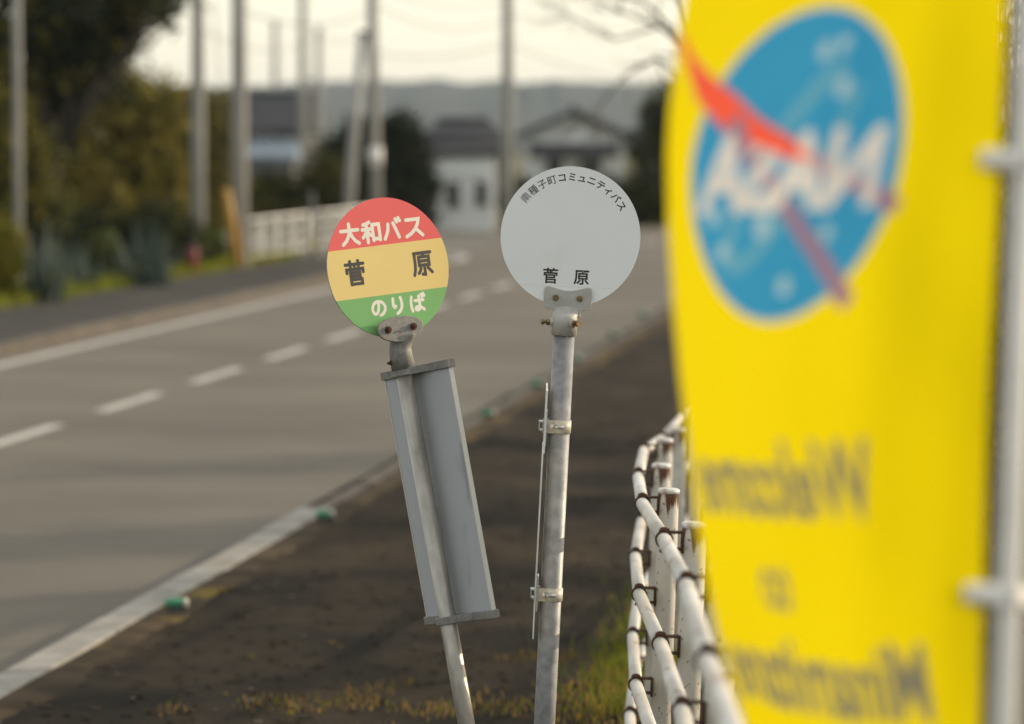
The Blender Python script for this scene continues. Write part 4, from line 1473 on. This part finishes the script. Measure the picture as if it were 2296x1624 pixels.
def wire(a, b, sag, r_=0.012):
    a, b = Vector(a), Vector(b)
    pts = [a.lerp(b, i / 16) - Vector((0, 0, sag * 4 * (i / 16) * (1 - i / 16))) for i in range(17)]
    mb = MB().tube([p - a for p in pts], r_, 6)
    o = mb.build('overhead_wire', M['wire'], loc=a)
    tag(o, 'thin dark overhead wire sagging between utility poles', 'wire', 'overhead wires')
    return o
for (x0, y0, d0, x1, y1, d1, sg) in ((845, -35, 86, 1138, 0, 96, .35), (845, 10, 86, 1138, 40, 96, .4), (1138, 30, 96, 1700, 20, 120, .5), (845, 120, 86, 1138, 95, 96, .2),
                                     (1138, 95, 96, 1600, 160, 130, .6), (538, 20, 68, 845, 15, 86, .35), (443, 60, 71, 715, 72, 120, .5), (715, 75, 120, 845, 60, 86, .3)):
    wire(at(x0, y0, d0), at(x1, y1, d1), sg)

# guy wire cover and red post
p0, p1 = gr(533, 600, 0.08), at(508, 425, 67)
gw = thing('guy_wire_guard', 'leaning yellow guy wire guard beside the thickest pole', 'guard', p0)
MB().tube([(0, 0, -.1), (p1 - p0) * .5, p1 - p0], [.085, .08, .07], 14).build('guard_tube', M['yellow_paint'], gw)
MB().tube([p1 - p0, at(480, 0, 68) - p0], .012, 6).build('guy_wire', M['steel_dark'], gw)
p0 = gr(432, 617, 0.08)
rp = thing('marker_post', 'short dark red marker post with a grey cap at the grass edge', 'post', p0)
MB().tube([(0, 0, -.1), (0, 0, .42), (0, 0, .45)], [.095, .095, .085], 16).build('shaft', M['red_paint'], rp)
MB().tube([(0, 0, .45), (0, 0, .54), (0, 0, .57)], [.075, .075, .04], 16).build('cap', M['walk'], rp)

# white railing left of the road
def railing(label, pxa, pxb, Ya, Yb):
    fx = lambda Y: XL(Y) - 2.85
    b = Vector((fx(Ya), Ya, 0.06))
    t = thing('roadside_railing', label, 'railing', b, 'white railings on the far side')
    e = Vector((fx(Yb), Yb, 0.06))
    L_ = (e - b)
    n = max(2, int(L_.length / 1.6))
    for i in range(n + 1):
        p = L_ * (i / n)
        MB().tube([p + Vector((0, 0, -.1)), p + Vector((0, 0, .84))], .026, 12).build('post', M['white_rail'], t)
    for k, z in enumerate((.84, .62, .40, .18)):
        MB().tube([Vector((0, 0, z)), L_ + Vector((0, 0, z))], .024 if k == 0 else .014, 10).build('rail', M['white_rail'], t)
    m = int(L_.length / .8)
    for i in range(m):
        p = L_ * ((i + .5) / m)
        MB().tube([p + Vector((0, 0, .18)), p + Vector((0, 0, .84))], .010, 6).build('bar', M['white_rail'], t)
railing('white railing section beside the thickest utility pole', 0, 0, 68.5, 75.2)
railing('white railing section partly hidden by the red and yellow disc', 0, 0, 76.0, 84.0)
p0 = Vector((XL(75.6) - 2.85, 75.6, 0.05))
ps = thing('gap_post', 'thin dark post in the gap between the two white railings', 'post', p0)
MB().tube([(0, 0, -.1), (0, 0, 1.25)], .055, 12).build('shaft', M['steel_dark'], ps)
MB().tube([(0, 0, .02), (0, 0, .40)], .075, 12).build('sleeve', M['leaf_yellow'], ps)

# ------------------------------------------------------------------ buildings
def house(label, px0, px1, D, y_eave, y_ridge, depth, mats, name='house', hip=False, wins=(), gable_front=False, over=0.35, door=None):
    a, b = gb_at(px0, D), gb_at(px1, D)
    wd = b[0] - a[0]
    base = Vector(((a[0] + b[0]) / 2, D, 0))
    t = thing(name, label, name, base)
    ze = CAM_H + (YH - y_eave) * mpp(D)
    zr = CAM_H + (YH - y_ridge) * mpp(D)
    h = wd / 2
    mw, mr = mats
    mb = MB()
    if gable_front:
        poly = [(-h, -.3), (h, -.3), (h, ze), (0, zr - .12), (-h, ze)]
        mb.prism(poly, depth)
    else:
        mb.box((0, depth / 2, (ze - .3) / 2), (wd, depth, ze + .3))
    mb.build('wall', mw, t)
    r = MB()
    th = 0.16 if not gable_front else 0.34
    o = over
    if gable_front:
        sl = (zr - ze) / h
        for s in (-1, 1):
            q = [(0, zr + .02), (s * (h + o), ze - sl * o + .02), (s * (h + o), ze - sl * o + .02 + th), (0, zr + .02 + th)]
            if s < 0: q = q[::-1]
            r.prism(q, depth + 2 * o, Matrix.Translation((0, -o, 0)))
        r.tube([(0, -o - .05, zr + th + .06), (0, depth + o, zr + th + .06)], .11, 10)
    else:
        hx = h + o
        rl = hx * (0.45 if hip else 1.0)
        vs = [(-hx, -o, ze), (hx, -o, ze), (hx, depth + o, ze), (-hx, depth + o, ze), (-rl, depth / 2, zr), (rl, depth / 2, zr),
              (-hx, -o, ze - th), (hx, -o, ze - th), (hx, depth + o, ze - th), (-hx, depth + o, ze - th)]
        r.add(vs, [(0, 1, 5, 4), (2, 3, 4, 5), (1, 2, 5), (3, 0, 4), (6, 9, 8, 7), (0, 6, 7, 1), (1, 7, 8, 2), (2, 8, 9, 3), (3, 9, 6, 0)])
        r.tube([(-rl, depth / 2, zr + .03), (rl, depth / 2, zr + .03)], .12, 10)
    r.build('roof', mr, t)
    for (wx0, wx1, wy0, wy1) in wins:
        xa, xb = at(wx0, YH, D).x - base.x, at(wx1, YH, D).x - base.x
        za, zb_ = CAM_H + (YH - wy1) * mpp(D), CAM_H + (YH - wy0) * mpp(D)
        f = MB()
        for (cx_, cz_, sx, sz) in (((xa + xb) / 2, zb_, xb - xa + .08, .06), ((xa + xb) / 2, za, xb - xa + .12, .07), (xa, (za + zb_) / 2, .05, zb_ - za - .07), (xb, (za + zb_) / 2, .05, zb_ - za - .07)):
            f.box((cx_, -.03, cz_), (sx, .09, sz))
        fo_ = f.build('window', M['white_rail'] if name != 'hut' else M['wall_grey'], t)
        MB().box(((xa + xb) / 2, -.008, (za + zb_) / 2), (xb - xa - .05, .02, zb_ - za - .06)).build('pane', M['glass'], fo_)
    return t, base
ht, hb = house('small white hut with two narrow dark windows beside the road end', 962, 1108, 101, 338, 318, 2.6, (M['plaster'], M['tile']), 'hut', wins=((1006, 1028, 412, 462), (1070, 1090, 410, 458)), over=0.12)
MB().box((0, -.03, CAM_H + (YH - 388) * mpp(101)), (1.5, .05, .10)).build('ledge', M['plaster'], ht)
house('grey hipped tile roof house behind the white hut', 955, 1120, 135, 338, 272, 4, (M['wall_grey'], M['tile']), 'house', hip=True, over=0.75)
h2, hb2 = house('gabled house with white gable and dark tiled roof above the white disc', 1178, 1395, 190, 308, 258, 7, (M['plaster'], M['tile']), 'house', gable_front=True, over=0.75, wins=((1225, 1262, 352, 392), (1300, 1350, 352, 392)))
q = MB()
zz = CAM_H + (YH - 332) * mpp(190)
q.add([(-2.2, -1.3, zz - .3), (2.2, -1.3, zz - .3), (2.2, 0.02, zz + .25), (-2.2, 0.02, zz + .25), (-2.2, -1.3, zz - .42), (2.2, -1.3, zz - .42), (2.2, 0.02, zz + .1), (-2.2, 0.02, zz + .1)],
      [(0, 1, 2, 3), (7, 6, 5, 4), (0, 4, 5, 1), (1, 5, 6, 2), (2, 6, 7, 3), (3, 7, 4, 0)])
q.build('porch_roof', M['tile'], h2)
house('dark grey roofed house behind the thickest utility pole', 470, 695, 165, 290, 208, 6, (M['wall_grey'], M['tile']), 'house', over=0.4, wins=((570, 610, 300, 330),))
sd, sdb = house('low shed with a pale blue tin roof below the dark grey house', 555, 655, 130, 350, 322, 3, (M['wall_grey'], M['blue_tin']), 'shed', over=0.15)

# ------------------------------------------------------------------ hills
def ridge(name, D, tab, seed, m):
    vs, fs = [], []
    n = 520
    for i in range(n + 1):
        px = -900 + 4200 * i / n
        y = lerp_tab(tab, px) if False else None
        yy_ = None
        for (x0, a), (x1, b) in zip(tab, tab[1:]):
            if x0 <= px <= x1:
                yy_ = a + (b - a) * (px - x0) / (x1 - x0)
                break
        if yy_ is None: yy_ = tab[0][1] if px < tab[0][0] else tab[-1][1]
        yy_ += 10 * mnoise.noise(Vector((px * 0.012, seed, 0))) + 9 * abs(mnoise.noise(Vector((px * 0.028, seed, 3)))) + 4 * mnoise.noise(Vector((px * .09, seed, 6)))
        c = at(px, yy_, D)
        for k in range(6):
            s = k / 5
            z = c.z * (1 - (1 - s) ** 1.0) * 1.0
            nz = 0.06 * c.z * mnoise.noise(Vector((px * .02, s * 3, seed)))
            vs.append((c.x, D - 0.35 * D * (1 - s), -0.5 + (c.z + .5) * s + nz * (s < 1)))
        vs.append((c.x, D * 1.4, -0.5))
    for i in range(n):
        for k in range(6):
            a = i * 7 + k
            fs.append((a, a + 7, a + 8, a + 1))
    o = raw(name, vs, fs, m, kind='structure')
    o.data.polygons.foreach_set('use_smooth', [True] * len(fs))
ridge('hills', 1700, [(-900, 150), (300, 190), (540, 192), (640, 186), (760, 182), (870, 176), (1000, 176), (1200, 184), (1400, 186), (1600, 180), (3400, 150)], 2.3, M['hill'])

# ------------------------------------------------------------------ haze
hz = MB().box((0, 1380, 21.5), (5000, 2880, 47)).build('haze', None if False else M['hill'], kind='stuff')
hz.data.materials.clear()
hm = bpy.data.materials.new('haze_air')
hm.use_nodes = True
hn = hm.node_tree
hn.nodes.clear()
pv = hn.nodes.new('ShaderNodeVolumePrincipled')
pv.inputs['Color'].default_value = (0.70, 0.84, 0.95, 1)
pv.inputs['Density'].default_value = 0.00012
ho = hn.nodes.new('ShaderNodeOutputMaterial')
hn.links.new(pv.outputs[0], ho.inputs['Volume'])
hz.data.materials.append(hm)
tag(hz, 'thin pale haze in the air over the distant hills', 'haze')
